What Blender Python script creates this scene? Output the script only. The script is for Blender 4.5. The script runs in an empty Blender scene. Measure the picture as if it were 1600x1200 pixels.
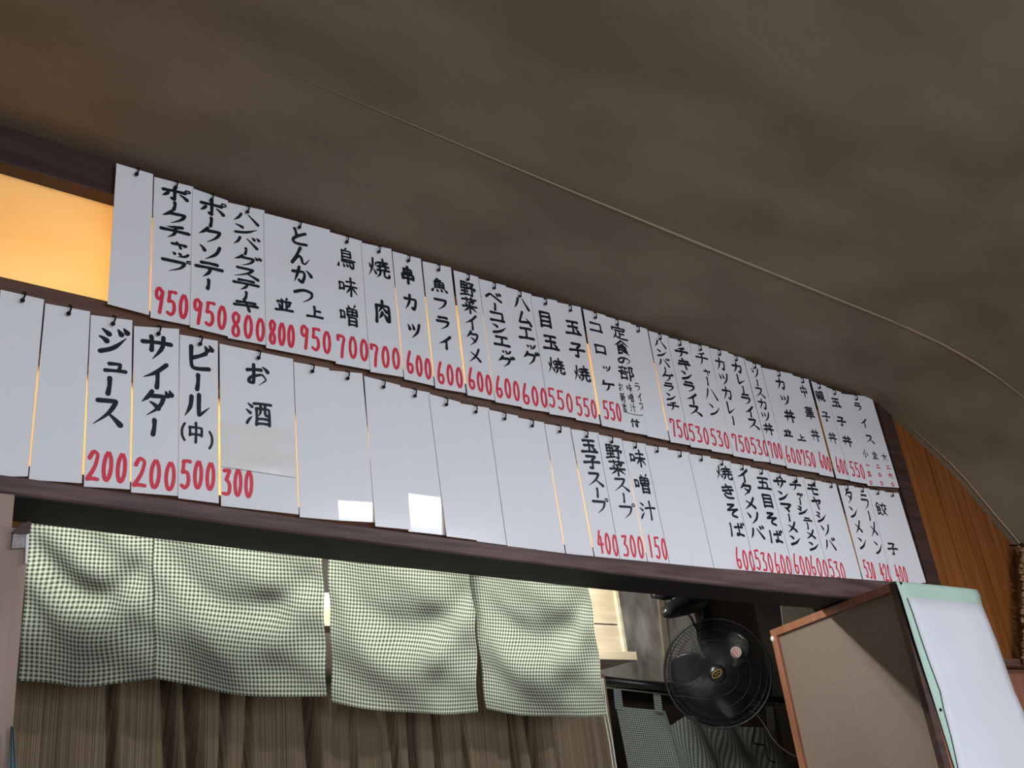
# -*- coding: utf-8 -*-
import bpy, bmesh, math, random
from mathutils import Vector, Matrix, Quaternion
random.seed(7)
S = bpy.context.scene
COL = S.collection
U = 1.5          # metres from the lens to the menu wall (one wall unit)
CZ = 1.30        # lens height above the floor
F = 1576.0
# ---------------------------------------------------------------- camera
R = Matrix(((0.76389533, -0.18267045, -0.61894703),
            (-0.63521214, -0.38208851, -0.67120333),
            (-0.11388354, 0.90589176, -0.40791012)))
cam_d = bpy.data.cameras.new('camera'); cam = bpy.data.objects.new('camera', cam_d); COL.objects.link(cam)
cam_d.sensor_width = 36; cam_d.lens = 36 * F / 1600; cam_d.clip_start = 0.02
cam.matrix_world = Matrix.Translation((0, 0, CZ)) @ R.to_4x4()
S.camera = cam
# ---------------------------------------------------------------- light and exposure
W = bpy.data.worlds.new('world'); S.world = W; W.use_nodes = True
W.node_tree.nodes['Background'].inputs[0].default_value = (0.55, 0.62, 0.75, 1)
W.node_tree.nodes['Background'].inputs[1].default_value = 0.25
S.view_settings.view_transform = 'Standard'; S.view_settings.look = 'None'
S.view_settings.exposure = 0.0; S.view_settings.gamma = 1.0; S.view_settings.use_curve_mapping = False

def area(name, loc, target, sx, sy, power, col):
    l = bpy.data.lights.new(name, 'AREA'); l.shape = 'RECTANGLE'; l.size = sx; l.size_y = sy
    l.energy = power; l.color = col
    o = bpy.data.objects.new(name, l); COL.objects.link(o); o.location = loc
    o.rotation_euler = (Vector(target) - Vector(loc)).to_track_quat('-Z', 'Y').to_euler()
    return o
# daylight through the big window behind the guest, fluorescent tube in the kitchen, lamp in the room
area('window_daylight', (0.6, -2.9, 1.35), (1.2, 1.5, 1.6), 2.6, 1.3, 96, (0.86, 0.91, 1.0))
area('room_lamp', (2.33, -0.45, 2.36), (2.33, -0.45, 0), 0.9, 0.26, 60, (0.90, 0.94, 1.0))
area('kitchen_tube_light', (1.20, 1.92, 2.155), (1.20, 2.10, 0), 2.0, 0.04, 30, (0.97, 1.0, 0.92))
area('kitchen_tube_back', (1.20, 1.90, 2.22), (1.20, 1.0, 2.22), 2.0, 0.04, 9, (0.97, 1.0, 0.92))
area('kitchen_tube_rear', (1.20, 1.985, 2.20), (1.20, 3.0, 1.9), 2.0, 0.04, 40, (0.97, 1.0, 0.94))

# ---------------------------------------------------------------- helpers
def ray(px, py): return R @ Vector((px - 800, 600 - py, -F))
def P(px, py, y=1.0):
    """point on the wall-parallel plane y (in wall units) for a measured sight line"""
    r = ray(px, py); p = r * (y * U / r.y); return Vector((p.x, p.y, p.z + CZ))
def PZ(px, py, z):
    r = ray(px, py); p = r * (z * U / r.z); return Vector((p.x, p.y, p.z + CZ))
def w(x, y, z): return Vector((x * U, y * U, z * U + CZ))

def link(name, bm, mat, parent=None, smooth=False):
    me = bpy.data.meshes.new(name); bm.to_mesh(me); bm.free()
    if smooth:
        for p in me.polygons: p.use_smooth = True
    if mat: me.materials.append(mat)
    o = bpy.data.objects.new(name, me); COL.objects.link(o)
    if parent:
        o.parent = parent
        o.matrix_parent_inverse = parent.matrix_basis.inverted()
    return o
def empty(name, loc):
    o = bpy.data.objects.new(name, None); COL.objects.link(o); o.location = loc; o.empty_display_size = .05; return o
def tag(o, label=None, cat=None, group=None, kind=None):
    if label: o['label'] = label
    if cat: o['category'] = cat
    if group: o['group'] = group
    if kind: o['kind'] = kind
    return o
def box(bm, a, b):
    x0, y0, z0 = a; x1, y1, z1 = b
    v = [bm.verts.new(p) for p in ((x0,y0,z0),(x1,y0,z0),(x1,y1,z0),(x0,y1,z0),(x0,y0,z1),(x1,y0,z1),(x1,y1,z1),(x0,y1,z1))]
    for f in ((0,3,2,1),(4,5,6,7),(0,1,5,4),(1,2,6,5),(2,3,7,6),(3,0,4,7)): bm.faces.new([v[i] for i in f])
    return bm
def hexa(bm, front, back):
    """solid from 4 front corners and 4 back corners (same order)"""
    v = [bm.verts.new(p) for p in list(front) + list(back)]
    for f in ((0,1,2,3),(7,6,5,4),(0,4,5,1),(1,5,6,2),(2,6,7,3),(3,7,4,0)): bm.faces.new([v[i] for i in f])
    return bm
def bevel(bm, r, seg=2):
    bmesh.ops.recalc_face_normals(bm, faces=bm.faces)
    bmesh.ops.bevel(bm, geom=list(bm.edges), offset=r, segments=seg, affect='EDGES', profile=0.6)
    return bm
def boxo(name, a, b, mat, parent=None, r=0.0):
    bm = box(bmesh.new(), a, b)
    if r: bevel(bm, r)
    return link(name, bm, mat, parent)
def tube(bm, pts, r, n=8, closed=False, caps=True):
    pts = [Vector(p) for p in pts]; m = len(pts); rings = []
    up = None
    for i, p in enumerate(pts):
        if closed: t = pts[(i + 1) % m] - pts[i - 1]
        else: t = pts[min(i + 1, m - 1)] - pts[max(i - 1, 0)]
        t.normalize()
        if up is None:
            up = t.orthogonal().normalized()
        up = (up - t * up.dot(t))
        if up.length < 1e-6: up = t.orthogonal()
        up.normalize(); s = t.cross(up)
        rr = r[i] if isinstance(r, (list, tuple)) else r
        rings.append([bm.verts.new(p + (up * math.cos(a) + s * math.sin(a)) * rr) for a in [2 * math.pi * k / n for k in range(n)]])
    for i in range(m if closed else m - 1):
        A, B = rings[i], rings[(i + 1) % m]
        for k in range(n):
            bm.faces.new((A[k], A[(k + 1) % n], B[(k + 1) % n], B[k]))
    if not closed and caps:
        bm.faces.new(rings[0][::-1]); bm.faces.new(rings[-1])
    return bm
def smoothpts(pts, n=6):
    pts = [Vector(p) for p in pts]; out = []
    for i in range(len(pts) - 1):
        p0 = pts[max(i - 1, 0)]; p1 = pts[i]; p2 = pts[i + 1]; p3 = pts[min(i + 2, len(pts) - 1)]
        for k in range(n):
            t = k / n
            out.append(0.5 * ((2 * p1) + (p2 - p0) * t + (2 * p0 - 5 * p1 + 4 * p2 - p3) * t * t + (3 * p1 - p0 - 3 * p2 + p3) * t ** 3))
    out.append(pts[-1]); return out
def interp(tab, x):
    if x <= tab[0][0]: return tab[0][1]
    for (a, fa), (b, fb) in zip(tab, tab[1:]):
        if x <= b: return fa + (fb - fa) * (x - a) / (b - a)
    return tab[-1][1]

# ---------------------------------------------------------------- materials
def mat(name, base, rough=0.6, spec=0.5, **k):
    m = bpy.data.materials.new(name); m.use_nodes = True
    b = m.node_tree.nodes['Principled BSDF']
    b.inputs['Base Color'].default_value = (*base, 1); b.inputs['Roughness'].default_value = rough
    b.inputs['Specular IOR Level'].default_value = spec
    for key, v in k.items(): b.inputs[key.replace('_', ' ')].default_value = v
    return m
def nodes(m): return m.node_tree.nodes, m.node_tree.links, m.node_tree.nodes['Principled BSDF']
def noisy(name, c1, c2, scale=(1, 1, 1), nscale=5.0, rough=0.6, bump=0.1, detail=6, contrast=(0.35, 0.65), spec=0.4, fine=None):
    """two-tone noise on object coordinates, with relief"""
    m = mat(name, c1, rough, spec); n, l, b = nodes(m)
    tc = n.new('ShaderNodeTexCoord'); mp = n.new('ShaderNodeMapping'); mp.inputs['Scale'].default_value = scale
    tx = n.new('ShaderNodeTexNoise'); tx.inputs['Scale'].default_value = nscale; tx.inputs['Detail'].default_value = detail
    rp = n.new('ShaderNodeValToRGB'); rp.color_ramp.elements[0].position = contrast[0]; rp.color_ramp.elements[1].position = contrast[1]
    rp.color_ramp.elements[0].color = (*c1, 1); rp.color_ramp.elements[1].color = (*c2, 1)
    l.new(tc.outputs['Object'], mp.inputs[0]); l.new(mp.outputs[0], tx.inputs['Vector']); l.new(tx.outputs['Fac'], rp.inputs[0])
    l.new(rp.outputs[0], b.inputs['Base Color'])
    if bump:
        bp = n.new('ShaderNodeBump'); bp.inputs['Strength'].default_value = bump; bp.inputs['Distance'].default_value = 0.004
        src = tx
        if fine:
            src = n.new('ShaderNodeTexNoise'); src.inputs['Scale'].default_value = fine; src.inputs['Detail'].default_value = 3
            l.new(mp.outputs[0], src.inputs['Vector'])
        l.new(src.outputs['Fac'], bp.inputs['Height']); l.new(bp.outputs[0], b.inputs['Normal'])
    return m

M = {}
M['wood_dark'] = noisy('dark_brown_wood', (0.032, 0.014, 0.012), (0.058, 0.028, 0.022), (0.7, 6, 14), 4, 0.55, 0.25)
M['wood_beam'] = noisy('purple_brown_beam', (0.060, 0.030, 0.030), (0.125, 0.075, 0.072), (0.9, 6, 12), 7, 0.6, 0.3)
M['soffit_shade'] = noisy('shade_dark_wood', (0.006, 0.004, 0.004), (0.012, 0.008, 0.007), (0.9, 6, 12), 7, 0.8, 0.2)  # near-black, the shade under the beam put into the wood colour
M['wood_rail'] = noisy('brown_rail', (0.085, 0.040, 0.026), (0.13, 0.068, 0.045), (0.8, 6, 16), 5, 0.5, 0.2)
M['wood_orange'] = noisy('orange_plank', (0.17, 0.052, 0.010), (0.24, 0.082, 0.018), (14, 14, 0.8), 3, 0.6, 0.1, spec=0.2)
M['wood_red'] = noisy('red_brown_frame', (0.22, 0.085, 0.045), (0.31, 0.13, 0.075), (8, 8, 1), 5, 0.5, 0.2)
M['wood_pale'] = noisy('pale_box_wood', (0.33, 0.27, 0.19), (0.40, 0.335, 0.245), (2, 10, 14), 3, 0.55, 0.1)
M['board_grey'] = noisy('weathered_board', (0.24, 0.22, 0.205), (0.66, 0.62, 0.57), (3, 3, 1.4), 5, 0.8, 0.2, contrast=(0.3, 0.72))
M['hardboard'] = noisy('hardboard', (0.165, 0.125, 0.102), (0.20, 0.152, 0.125), (1, 1, 1), 160, 0.75, 0.05, contrast=(0.3, 0.7))
M['pillar'] = noisy('beige_pillar', (0.24, 0.17, 0.135), (0.32, 0.235, 0.19), (6, 6, 0.8), 5, 0.7, 0.1)
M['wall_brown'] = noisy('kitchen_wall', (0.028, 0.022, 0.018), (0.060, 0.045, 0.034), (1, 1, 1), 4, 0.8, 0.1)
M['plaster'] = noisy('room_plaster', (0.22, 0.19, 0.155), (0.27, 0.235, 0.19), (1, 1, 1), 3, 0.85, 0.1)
M['floor'] = noisy('concrete_floor', (0.20, 0.18, 0.16), (0.28, 0.26, 0.23), (1, 1, 1), 4, 0.6, 0.1)
M['ceiling'] = noisy('smoky_ceiling_paper', (0.165, 0.123, 0.080), (0.228, 0.174, 0.118), (1.0, 2.2, 2.0), 2.6, 0.75, 0.12, detail=7, contrast=(0.36, 0.66), spec=0.25, fine=90)
M['seam'] = mat('seam_tape', (0.40, 0.31, 0.20), 0.6)
M['hook'] = mat('black_iron', (0.006, 0.006, 0.007), 0.6, 0.2)
M['ink'] = mat('black_ink', (0.008, 0.012, 0.022), 0.35)
M['red'] = mat('red_marker', (0.66, 0.028, 0.062), 0.5)
M['black_plastic'] = mat('black_plastic', (0.010, 0.010, 0.012), 0.28, 0.5)
M['black_metal'] = mat('black_wire', (0.022, 0.022, 0.027), 0.35, 0.5, Metallic=0.4)
M['steel'] = mat('grey_steel', (0.30, 0.30, 0.33), 0.4, Metallic=0.7)
M['gold'] = mat('gold_print', (0.55, 0.30, 0.05), 0.4)
M['white_cord'] = mat('white_cord', (0.55, 0.52, 0.46), 0.6)
M['cream'] = mat('cream_card', (0.90, 0.87, 0.72), 0.6)
M['paper'] = noisy('white_paper', (0.55, 0.55, 0.60), (0.58, 0.58, 0.63), (1, 1, 1), 6, 0.7, 0.03)
M['green_paper'] = noisy('pale_green_paper', (0.34, 0.47, 0.40), (0.38, 0.52, 0.44), (1, 1, 1), 6, 0.6, 0.03)
M['sticker'] = mat('white_sticker', (0.6, 0.6, 0.58), 0.4)
M['blue_cloth'] = noisy('blue_grey_cloth', (0.10, 0.16, 0.19), (0.17, 0.24, 0.27), (30, 30, 3), 6, 0.9, 0.2)
M['grey_cloth'] = noisy('grey_tag', (0.20, 0.18, 0.19), (0.34, 0.32, 0.33), (4, 4, 4), 20, 0.8, 0.2)
M['straw'] = noisy('straw', (0.12, 0.055, 0.022), (0.36, 0.21, 0.11), (1, 1, 1), 55, 0.8, 0.6)
M['glass_white'] = mat('tube_glass', (0.9, 0.9, 0.9), 0.3, Emission_Color=(0.93, 1.0, 0.90, 1), Emission_Strength=6.0)
M['room_tube'] = mat('room_tube_glass', (0.9, 0.9, 0.9), 0.3, Emission_Color=(0.93, 0.97, 1.0, 1), Emission_Strength=10.0)
M['enamel'] = mat('white_enamel', (0.7, 0.7, 0.68), 0.4)

def strip_mat():
    m = noisy('white_laminate', (0.75, 0.75, 0.785), (0.79, 0.79, 0.825), (1, 1, 1), 2.0, 0.16, 0.0, spec=0.5)
    return m
M['laminate'] = strip_mat()
M['laminate_old'] = noisy('yellowed_laminate', (0.70, 0.70, 0.67), (0.75, 0.75, 0.74), (1, 1, 1), 8.0, 0.2, 0.06)

def yellow_mat():
    m = noisy('yellow_pane', (0.90, 0.62, 0.32), (0.94, 0.69, 0.40), (1.2, 1.2, 3), 2.2, 0.5, 0.0)
    n, l, b = nodes(m)
    tr = n.new('ShaderNodeBsdfTranslucent'); mx = n.new('ShaderNodeMixShader'); mx.inputs[0].default_value = 0.75
    out = n['Material Output']
    src = b.inputs['Base Color'].links[0].from_socket
    l.new(src, tr.inputs['Color']); l.new(b.outputs[0], mx.inputs[1]); l.new(tr.outputs[0], mx.inputs[2]); l.new(mx.outputs[0], out.inputs[0])
    return m
M['yellow'] = yellow_mat()

def gingham(name, light, dark, period, trans):
    m = mat(name, light, 0.85, 0.1); n, l, b = nodes(m)
    uv = n.new('ShaderNodeTexCoord'); sp = n.new('ShaderNodeSeparateXYZ'); l.new(uv.outputs['UV'], sp.inputs[0])
    def stripe(sock):
        a = n.new('ShaderNodeMath'); a.operation = 'MULTIPLY'; a.inputs[1].default_value = 2 * math.pi / period; l.new(sock, a.inputs[0])
        s = n.new('ShaderNodeMath'); s.operation = 'SINE'; l.new(a.outputs[0], s.inputs[0])
        g = n.new('ShaderNodeMapRange'); g.inputs[1].default_value = -0.25; g.inputs[2].default_value = 0.25
        g.inputs[3].default_value = 0.0; g.inputs[4].default_value = 1.0; l.new(s.outputs[0], g.inputs[0]); return g.outputs[0]
    mu = n.new('ShaderNodeMath'); mu.operation = 'ADD'; l.new(stripe(sp.outputs[0]), mu.inputs[0]); l.new(stripe(sp.outputs[1]), mu.inputs[1])
    ad = n.new('ShaderNodeMath'); ad.operation = 'ADD'; ad.use_clamp = True
    l.new(mu.outputs[0], ad.inputs[0]); ad.inputs[1].default_value = 0.0
    mu2 = n.new('ShaderNodeMath'); mu2.operation = 'MULTIPLY'; mu2.inputs[1].default_value = 0.5; l.new(mu.outputs[0], mu2.inputs[0]); l.new(mu2.outputs[0], ad.inputs[0])
    mul = n.new('ShaderNodeMath'); mul.operation = 'MULTIPLY'; mul.inputs[1].default_value = 1.0; l.new(ad.outputs[0], mul.inputs[0])
    mx = n.new('ShaderNodeMix'); mx.data_type = 'RGBA'; l.new(mul.outputs[0], mx.inputs[0])
    mx.inputs[6].default_value = (*light, 1); mx.inputs[7].default_value = (*dark, 1)
    l.new(mx.outputs[2], b.inputs['Base Color'])
    tr = n.new('ShaderNodeBsdfTranslucent'); l.new(mx.outputs[2], tr.inputs[0])
    ms = n.new('ShaderNodeMixShader'); ms.inputs[0].default_value = trans
    l.new(b.outputs[0], ms.inputs[1]); l.new(tr.outputs[0], ms.inputs[2]); l.new(ms.outputs[0], n['Material Output'].inputs[0])
    return m
M['gingham'] = gingham('green_gingham', (0.47, 0.50, 0.40), (0.044, 0.050, 0.040), 0.0066, 0.62)
M['gingham2'] = gingham('grey_green_gingham', (0.80, 0.88, 0.82), (0.08, 0.11, 0.10), 0.0078, 0.35)

def striped_cloth():
    m = mat('brown_striped_cloth', (0.12, 0.09, 0.06), 0.9, 0.1); n, l, b = nodes(m)
    uv = n.new('ShaderNodeTexCoord'); mp = n.new('ShaderNodeMapping'); mp.inputs['Scale'].default_value = (520, 0.35, 1)
    tx = n.new('ShaderNodeTexNoise'); tx.inputs['Scale'].default_value = 1.0; tx.inputs['Detail'].default_value = 2
    rp = n.new('ShaderNodeValToRGB'); rp.color_ramp.elements[0].position = 0.38; rp.color_ramp.elements[1].position = 0.66
    rp.color_ramp.elements[0].color = (0.085, 0.060, 0.036, 1); rp.color_ramp.elements[1].color = (0.185, 0.140, 0.088, 1)
    l.new(uv.outputs['UV'], mp.inputs[0]); l.new(mp.outputs[0], tx.inputs['Vector']); l.new(tx.outputs['Fac'], rp.inputs[0]); l.new(rp.outputs[0], b.inputs['Base Color'])
    return m
M['curtain'] = striped_cloth()

# ---------------------------------------------------------------- brush lettering
G = {
'ポ':"15,28 82,26;50,8 50,88 42,80;30,45 12,72t;66,45 88,72d;o90,12",'ー':"50,12 47,92",
'ク':"40,8 30,28 12,48t;38,24 82,22 70,60 38,92t",'チ':"72,8 25,20t;8,42 92,42;52,18 50,65 28,94t",
'ャ':"18,45 80,35 70,52;38,18 54,92",'ッ':"20,35 28,52d;45,30 52,48d;85,28 75,65 40,92t",
'プ':"12,22 80,22 68,62 32,92t;o92,10",'ソ':"18,15 32,40d;82,12 72,55 35,92t",
'テ':"25,14 76,14;8,40 92,40;54,40 50,68 30,94t",'ハ':"34,20 26,55 8,88t;60,18 75,50 92,86d",
'ン':"15,18 38,34d;14,86 55,72 90,30t",'バ':"30,24 24,58 8,90t;54,24 70,54 88,90d;72,6 79,20d;88,2 95,16d",
'グ':"38,10 28,32 10,50t;36,26 78,24 68,62 36,94t;82,4 88,18d;94,0 100,14d",
'ス':"20,16 76,16 56,55 10,90t;54,56 72,72 90,90d",'キ':"18,32 80,26;10,58 88,50;42,6 60,94",
'カ':"12,32 84,30 78,70 68,90 58,82;46,8 42,50 14,92t",'ツ':"14,22 24,46d;42,18 50,42d;86,16 74,60 34,94t",
'フ':"14,20 82,20 70,60 30,92t",'ラ':"26,12 74,12;14,38 84,38 72,70 34,94t",'イ':"82,8 50,42 12,62t;54,38 54,94",
'タ':"42,6 30,28 12,46t;40,22 82,20 68,60 28,94t;38,44 62,64d",'メ':"78,8 58,52 14,90t;28,30 56,52 80,78d",
'ベ':"8,56 32,26 60,52 92,80;66,14 74,28d;82,8 90,22d",'コ':"16,20 82,20 80,84;12,84 88,84",
'エ':"20,18 80,18;50,18 50,80;8,82 92,82",'ム':"46,8 22,80 84,72;66,50 90,92d",
'ロ':"18,20 20,86;18,20 82,20 80,86;20,80 80,80",'ケ':"28,10 12,50t;24,36 90,34;58,36 56,66 32,94t",
'ジ':"18,14 38,28d;10,40 32,52d;14,88 55,74 92,34t;66,10 76,24d;84,4 94,16d",'シ':"18,14 38,28d;10,40 32,52d;14,88 55,74 92,34t",
'ュ':"24,30 72,28 66,78;8,80 94,80",'サ':"6,34 94,32;32,12 34,62;70,10 70,50 38,94t",
'ダ':"40,8 28,30 10,48t;38,24 78,22 66,62 26,94t;36,46 60,66d;82,4 88,18d;94,0 100,14d",
'ビ':"24,10 24,80 40,88 88,84;76,30 28,50;74,4 82,18d;90,0 98,14d",'ル':"28,20 26,55 6,88t;54,12 54,84 92,52t",
'レ':"28,10 28,86 88,48t",'マ':"12,22 88,22 50,62;34,48 62,78d",'モ':"22,18 78,18;10,46 90,46;46,18 46,84 84,84",
'ヤ':"10,38 84,28 66,54;34,10 56,94",
'と':"34,8 42,44;84,26 42,48 20,72 38,90 88,86c",'ん':"52,6 12,92;12,92 40,50 56,56 60,88 74,90 94,58t",
'か':"8,36 58,30 64,52 50,90 36,78;38,8 14,88t;72,22 92,48d",'つ':"8,40 50,22 88,34 86,62 44,88t",
'お':"10,32 66,28;36,8 36,84 14,80 20,60 70,46 88,68 56,92t;72,16 92,34d",
'の':"54,22 40,76 18,78 12,50 40,20 78,26 88,54 56,88t",
'き':"18,26 78,18;18,46 84,38;44,6 68,64;68,64 34,58;24,70 40,92 78,90c",'そ':"28,12 70,12 18,48 88,42 54,58 44,80 74,92",
'ば':"18,12 14,88;42,34 88,32;66,12 66,78 48,86 50,70 90,84;80,6 86,18d;93,2 99,13d",
'並':"34,4 40,18d;66,2 58,18t;14,26 86,26;38,28 38,84;62,28 62,84;20,42 28,66d;80,40 70,66t;4,86 96,86",
'上':"48,10 48,82;50,42 80,42;6,84 94,84",
'鳥':"50,2 40,12t;28,14 28,64;28,14 72,14 72,44;28,29 72,29;28,44 72,44;28,58 92,58;28,66 86,66 84,94 72,90;12,74 8,90d;34,76 38,88d;50,74 55,86d;64,72 70,84d",
'味':"8,34 9,66;8,34 30,34 30,64;9,62 30,62;44,28 86,28;38,50 94,50;65,8 65,92;62,52 40,82t;68,52 96,84t",
'噌':"6,34 8,66;6,34 26,34 26,64;8,62 26,62;46,4 52,16d;80,2 72,16t;40,20 40,50;40,20 88,20 88,50;40,48 88,48;64,20 64,48;40,34 88,34;46,58 46,94;46,58 84,58 84,94;46,76 84,76;46,92 84,92",
'焼':"8,34 14,50d;38,28 32,44t;24,8 22,50 4,90t;26,58 36,76d;46,24 90,22;68,6 68,36;44,42 94,40;56,30 54,54;80,30 80,54;42,60 96,58;58,60 54,80 38,94t;74,60 74,88 96,90 96,78",
'肉':"18,26 16,94;18,26 84,26 84,90 72,86;50,6 48,30 28,54t;52,34 70,50d;48,54 30,80t;52,60 70,78d",
'串':"28,16 28,38;28,16 74,16 74,38;28,36 74,36;16,48 18,72;16,48 86,48 84,72;18,70 84,70;50,2 50,98",
'魚':"42,2 18,26t;36,12 64,12 54,26;24,28 24,68;24,28 78,28 78,68;24,48 78,48;50,28 50,66;24,66 78,66;14,78 6,94d;34,80 38,92d;58,78 64,90d;82,76 94,92d",
'野':"10,8 10,48;10,8 46,8 46,48;10,28 46,28;10,47 46,47;28,8 28,86;10,66 46,64;4,90 50,82;56,12 88,12 72,28;62,24 74,34d;52,42 96,42 88,54;74,42 74,92 62,86",
'菜':"8,14 92,12;34,4 36,22;64,2 62,22;78,24 30,32t;24,36 32,46d;48,34 52,44d;74,32 64,46t;8,58 92,56;50,44 50,98;46,60 12,90t;54,60 90,88t",
'目':"22,10 22,94;22,10 78,10 78,94;22,36 78,36;22,62 78,62;22,88 78,88",
'玉':"18,16 82,16;22,46 78,46;50,16 50,84;6,86 94,86;66,56 82,72d",
'子':"22,12 76,12 52,36;52,36 54,88 38,82;6,50 94,48",
'定':"50,2 52,14;10,18 10,34;10,20 90,20 82,34;26,38 76,38;50,38 50,84;52,60 78,58;30,52 24,76 6,94t;22,74 50,90 96,90",
'食':"50,2 6,40t;52,4 94,38t;40,24 60,28d;26,38 26,92;26,38 74,38 74,66;26,52 74,52;26,66 74,66;26,90 48,82;80,72 60,80t;48,66 92,94t",
'部':"28,4 30,14d;8,18 54,18;18,24 24,38d;44,22 38,38t;4,44 58,44;14,56 14,90;14,56 48,56 48,90;14,86 48,86;68,12 68,96;68,12 92,12 80,38 94,62 76,70",
'新':"26,2 28,12d;6,18 50,18;16,24 20,34d;40,22 34,36t;4,40 52,40;6,58 50,56;28,40 28,94;26,58 6,82t;30,60 48,74d;88,6 60,18t;62,16 60,60 50,92t;62,42 96,42;80,42 80,96",
'香':"70,2 28,12t;6,26 94,26;50,8 50,50;46,28 10,52t;54,28 92,50t;28,56 28,96;28,56 74,56 74,96;28,74 74,74;28,92 74,92",
'汁':"12,14 26,26d;6,40 20,52d;8,90 30,62t;38,42 94,40;66,8 66,96",
'付':"34,6 8,50t;24,34 24,94;40,32 94,32;74,8 74,92 62,86;50,52 60,66d",
'丼':"12,28 88,26;6,58 94,56;34,8 32,60 14,94t;68,6 68,96;48,38 56,50d",
'中':"18,26 20,64;18,26 82,26 80,64;20,60 80,60;50,4 50,96",
'華':"8,12 92,12;34,2 34,22;66,2 66,22;16,30 84,30;6,48 94,48;34,30 34,62;66,30 66,62;14,64 86,64;4,80 96,80;50,24 50,98",
'親':"26,2 28,12d;6,18 50,18;16,24 20,34d;40,22 34,36t;4,40 52,40;6,58 50,56;28,40 28,94;26,58 6,82t;30,60 48,74d;60,8 60,62;60,8 90,8 90,62;60,26 90,26;60,44 90,44;60,62 90,62;68,62 64,82 52,94t;80,62 80,88 98,90 98,78",
'大':"8,34 92,32;50,6 46,50 10,94t;52,40 92,92t",'小':"50,6 50,90 40,84;28,36 12,66t;70,34 90,64d",
'酒':"12,14 26,26d;6,38 20,50d;8,90 28,62t;34,14 96,14;42,32 42,94;42,32 90,32 90,94;42,90 90,90;58,14 58,50 46,64t;74,14 74,56 88,58;44,72 88,72",
'五':"16,16 84,16;48,16 36,86;22,46 74,44 72,86;6,88 94,88",
'餃':"24,2 4,30t;26,4 48,26t;14,30 14,86;14,30 40,30 40,58;14,44 40,44;14,58 40,58;14,86 30,78;30,66 44,88d;74,4 75,16;52,20 98,20;64,28 54,44t;82,28 94,42d;84,44 70,76 46,94t;60,50 78,76 98,94t",
'一':"12,50 88,50",'二':"24,28 76,28;8,74 92,74",'六':"50,4 52,20;8,34 92,32;36,50 12,92t;62,50 88,90d",
'〇':"50,20 24,36 22,64 50,82 78,64 76,36 50,20c",'(':"74,6 46,30 46,70 74,94c",')':"26,6 54,30 54,70 26,94c",
'{':"2,10 22,42 46,40 50,64 54,40 78,42 98,10",
'0':"50,3 24,22 16,60 34,94 62,92 82,62 76,22 50,3c",'1':"50,4 52,96c",'2':"14,28 40,2 82,14 66,54 10,94;10,94 92,92c",
'3':"18,12 78,8 42,42;42,42 84,56 76,92 14,90c",'4':"48,4 12,64 90,60;62,28 62,98c",'5':"26,8 22,44;22,44 68,40 84,76 50,98 16,88c;26,8 84,6",
'6':"52,2 20,44 14,86 48,100 82,84 70,54 24,64c",'7':"12,26 12,8;12,8 84,8 58,50 50,98c",
'8':"76,16 46,0 16,18 30,44 74,60 78,88 48,99 18,86 28,58 74,36 74,12c",'9':"78,24 48,0 16,16 24,46 60,46 78,20c;78,14 70,60 60,98c",
}
SMALL = 'ャッュ'
_cache = {}
def strokes(ch):
    """centre lines of one character as lists of (x, y, width factor), 0..100, y down"""
    if ch in _cache: return _cache[ch]
    out = []
    for s in G[ch].split(';'):
        if s[0] == 'o':
            cx, cy = map(float, s[1:].split(','))
            out.append([(cx + 8 * math.cos(a), cy + 8 * math.sin(a), 0.5) for a in [k * math.pi / 5 for k in range(11)]]); continue
        end = s[-1] if s[-1] in 'tdc' else 'n'
        if end != 'n': s = s[:-1]
        p = [Vector(tuple(map(float, q.split(',')))) for q in s.split(' ')]
        for it in range(2):
            if len(p) < 3: break
            q = [p[0]]
            closed = (p[0] - p[-1]).length < 0.5 and False
            for i in range(1, len(p) - 1):
                a, b, c = p[i - 1], p[i], p[i + 1]
                d1, d2 = (b - a), (c - b)
                ang = d1.angle(d2) if d1.length > 0 and d2.length > 0 else 0
                k = 0.25
                lim = 999 if (end == 'c' or ang < 1.15) else 4
                q.append(b - d1 * min(k, lim / max(d1.length, 1))); q.append(b + d2 * min(k, lim / max(d2.length, 1)))
            q.append(p[-1]); p = q
        L = [0]
        for a, b in zip(p, p[1:]): L.append(L[-1] + (b - a).length)
        T = L[-1] or 1
        if len(p) == 2 and T > 25: # a single straight stroke gets a slight brush bow
            mid = (p[0] + p[1]) / 2; d = p[1] - p[0]; nrm = Vector((d.y, -d.x)).normalized()
            p = [p[0], p[0] + d * .25 + nrm * 1.3, mid + nrm * 1.8, p[0] + d * .75 + nrm * 1.2, p[1]]; L = [0, T * .25, T * .5, T * .75, T]
        pts = []
        for q, l_ in zip(p, L):
            t = l_ / T
            if end == 't': f = 1.05 - 0.15 * t if t < 0.55 else max(0.16, 0.97 - 1.8 * (t - 0.55))
            elif end == 'd': f = 0.45 + 0.85 * t
            elif end == 'c': f = 1.0
            else: f = 1.12 - 0.7 * t if t < .4 else 0.84 + 0.45 * (t - .4)
            pts.append((q.x, q.y, f))
        out.append(pts)
    _cache[ch] = out; return out
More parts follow.
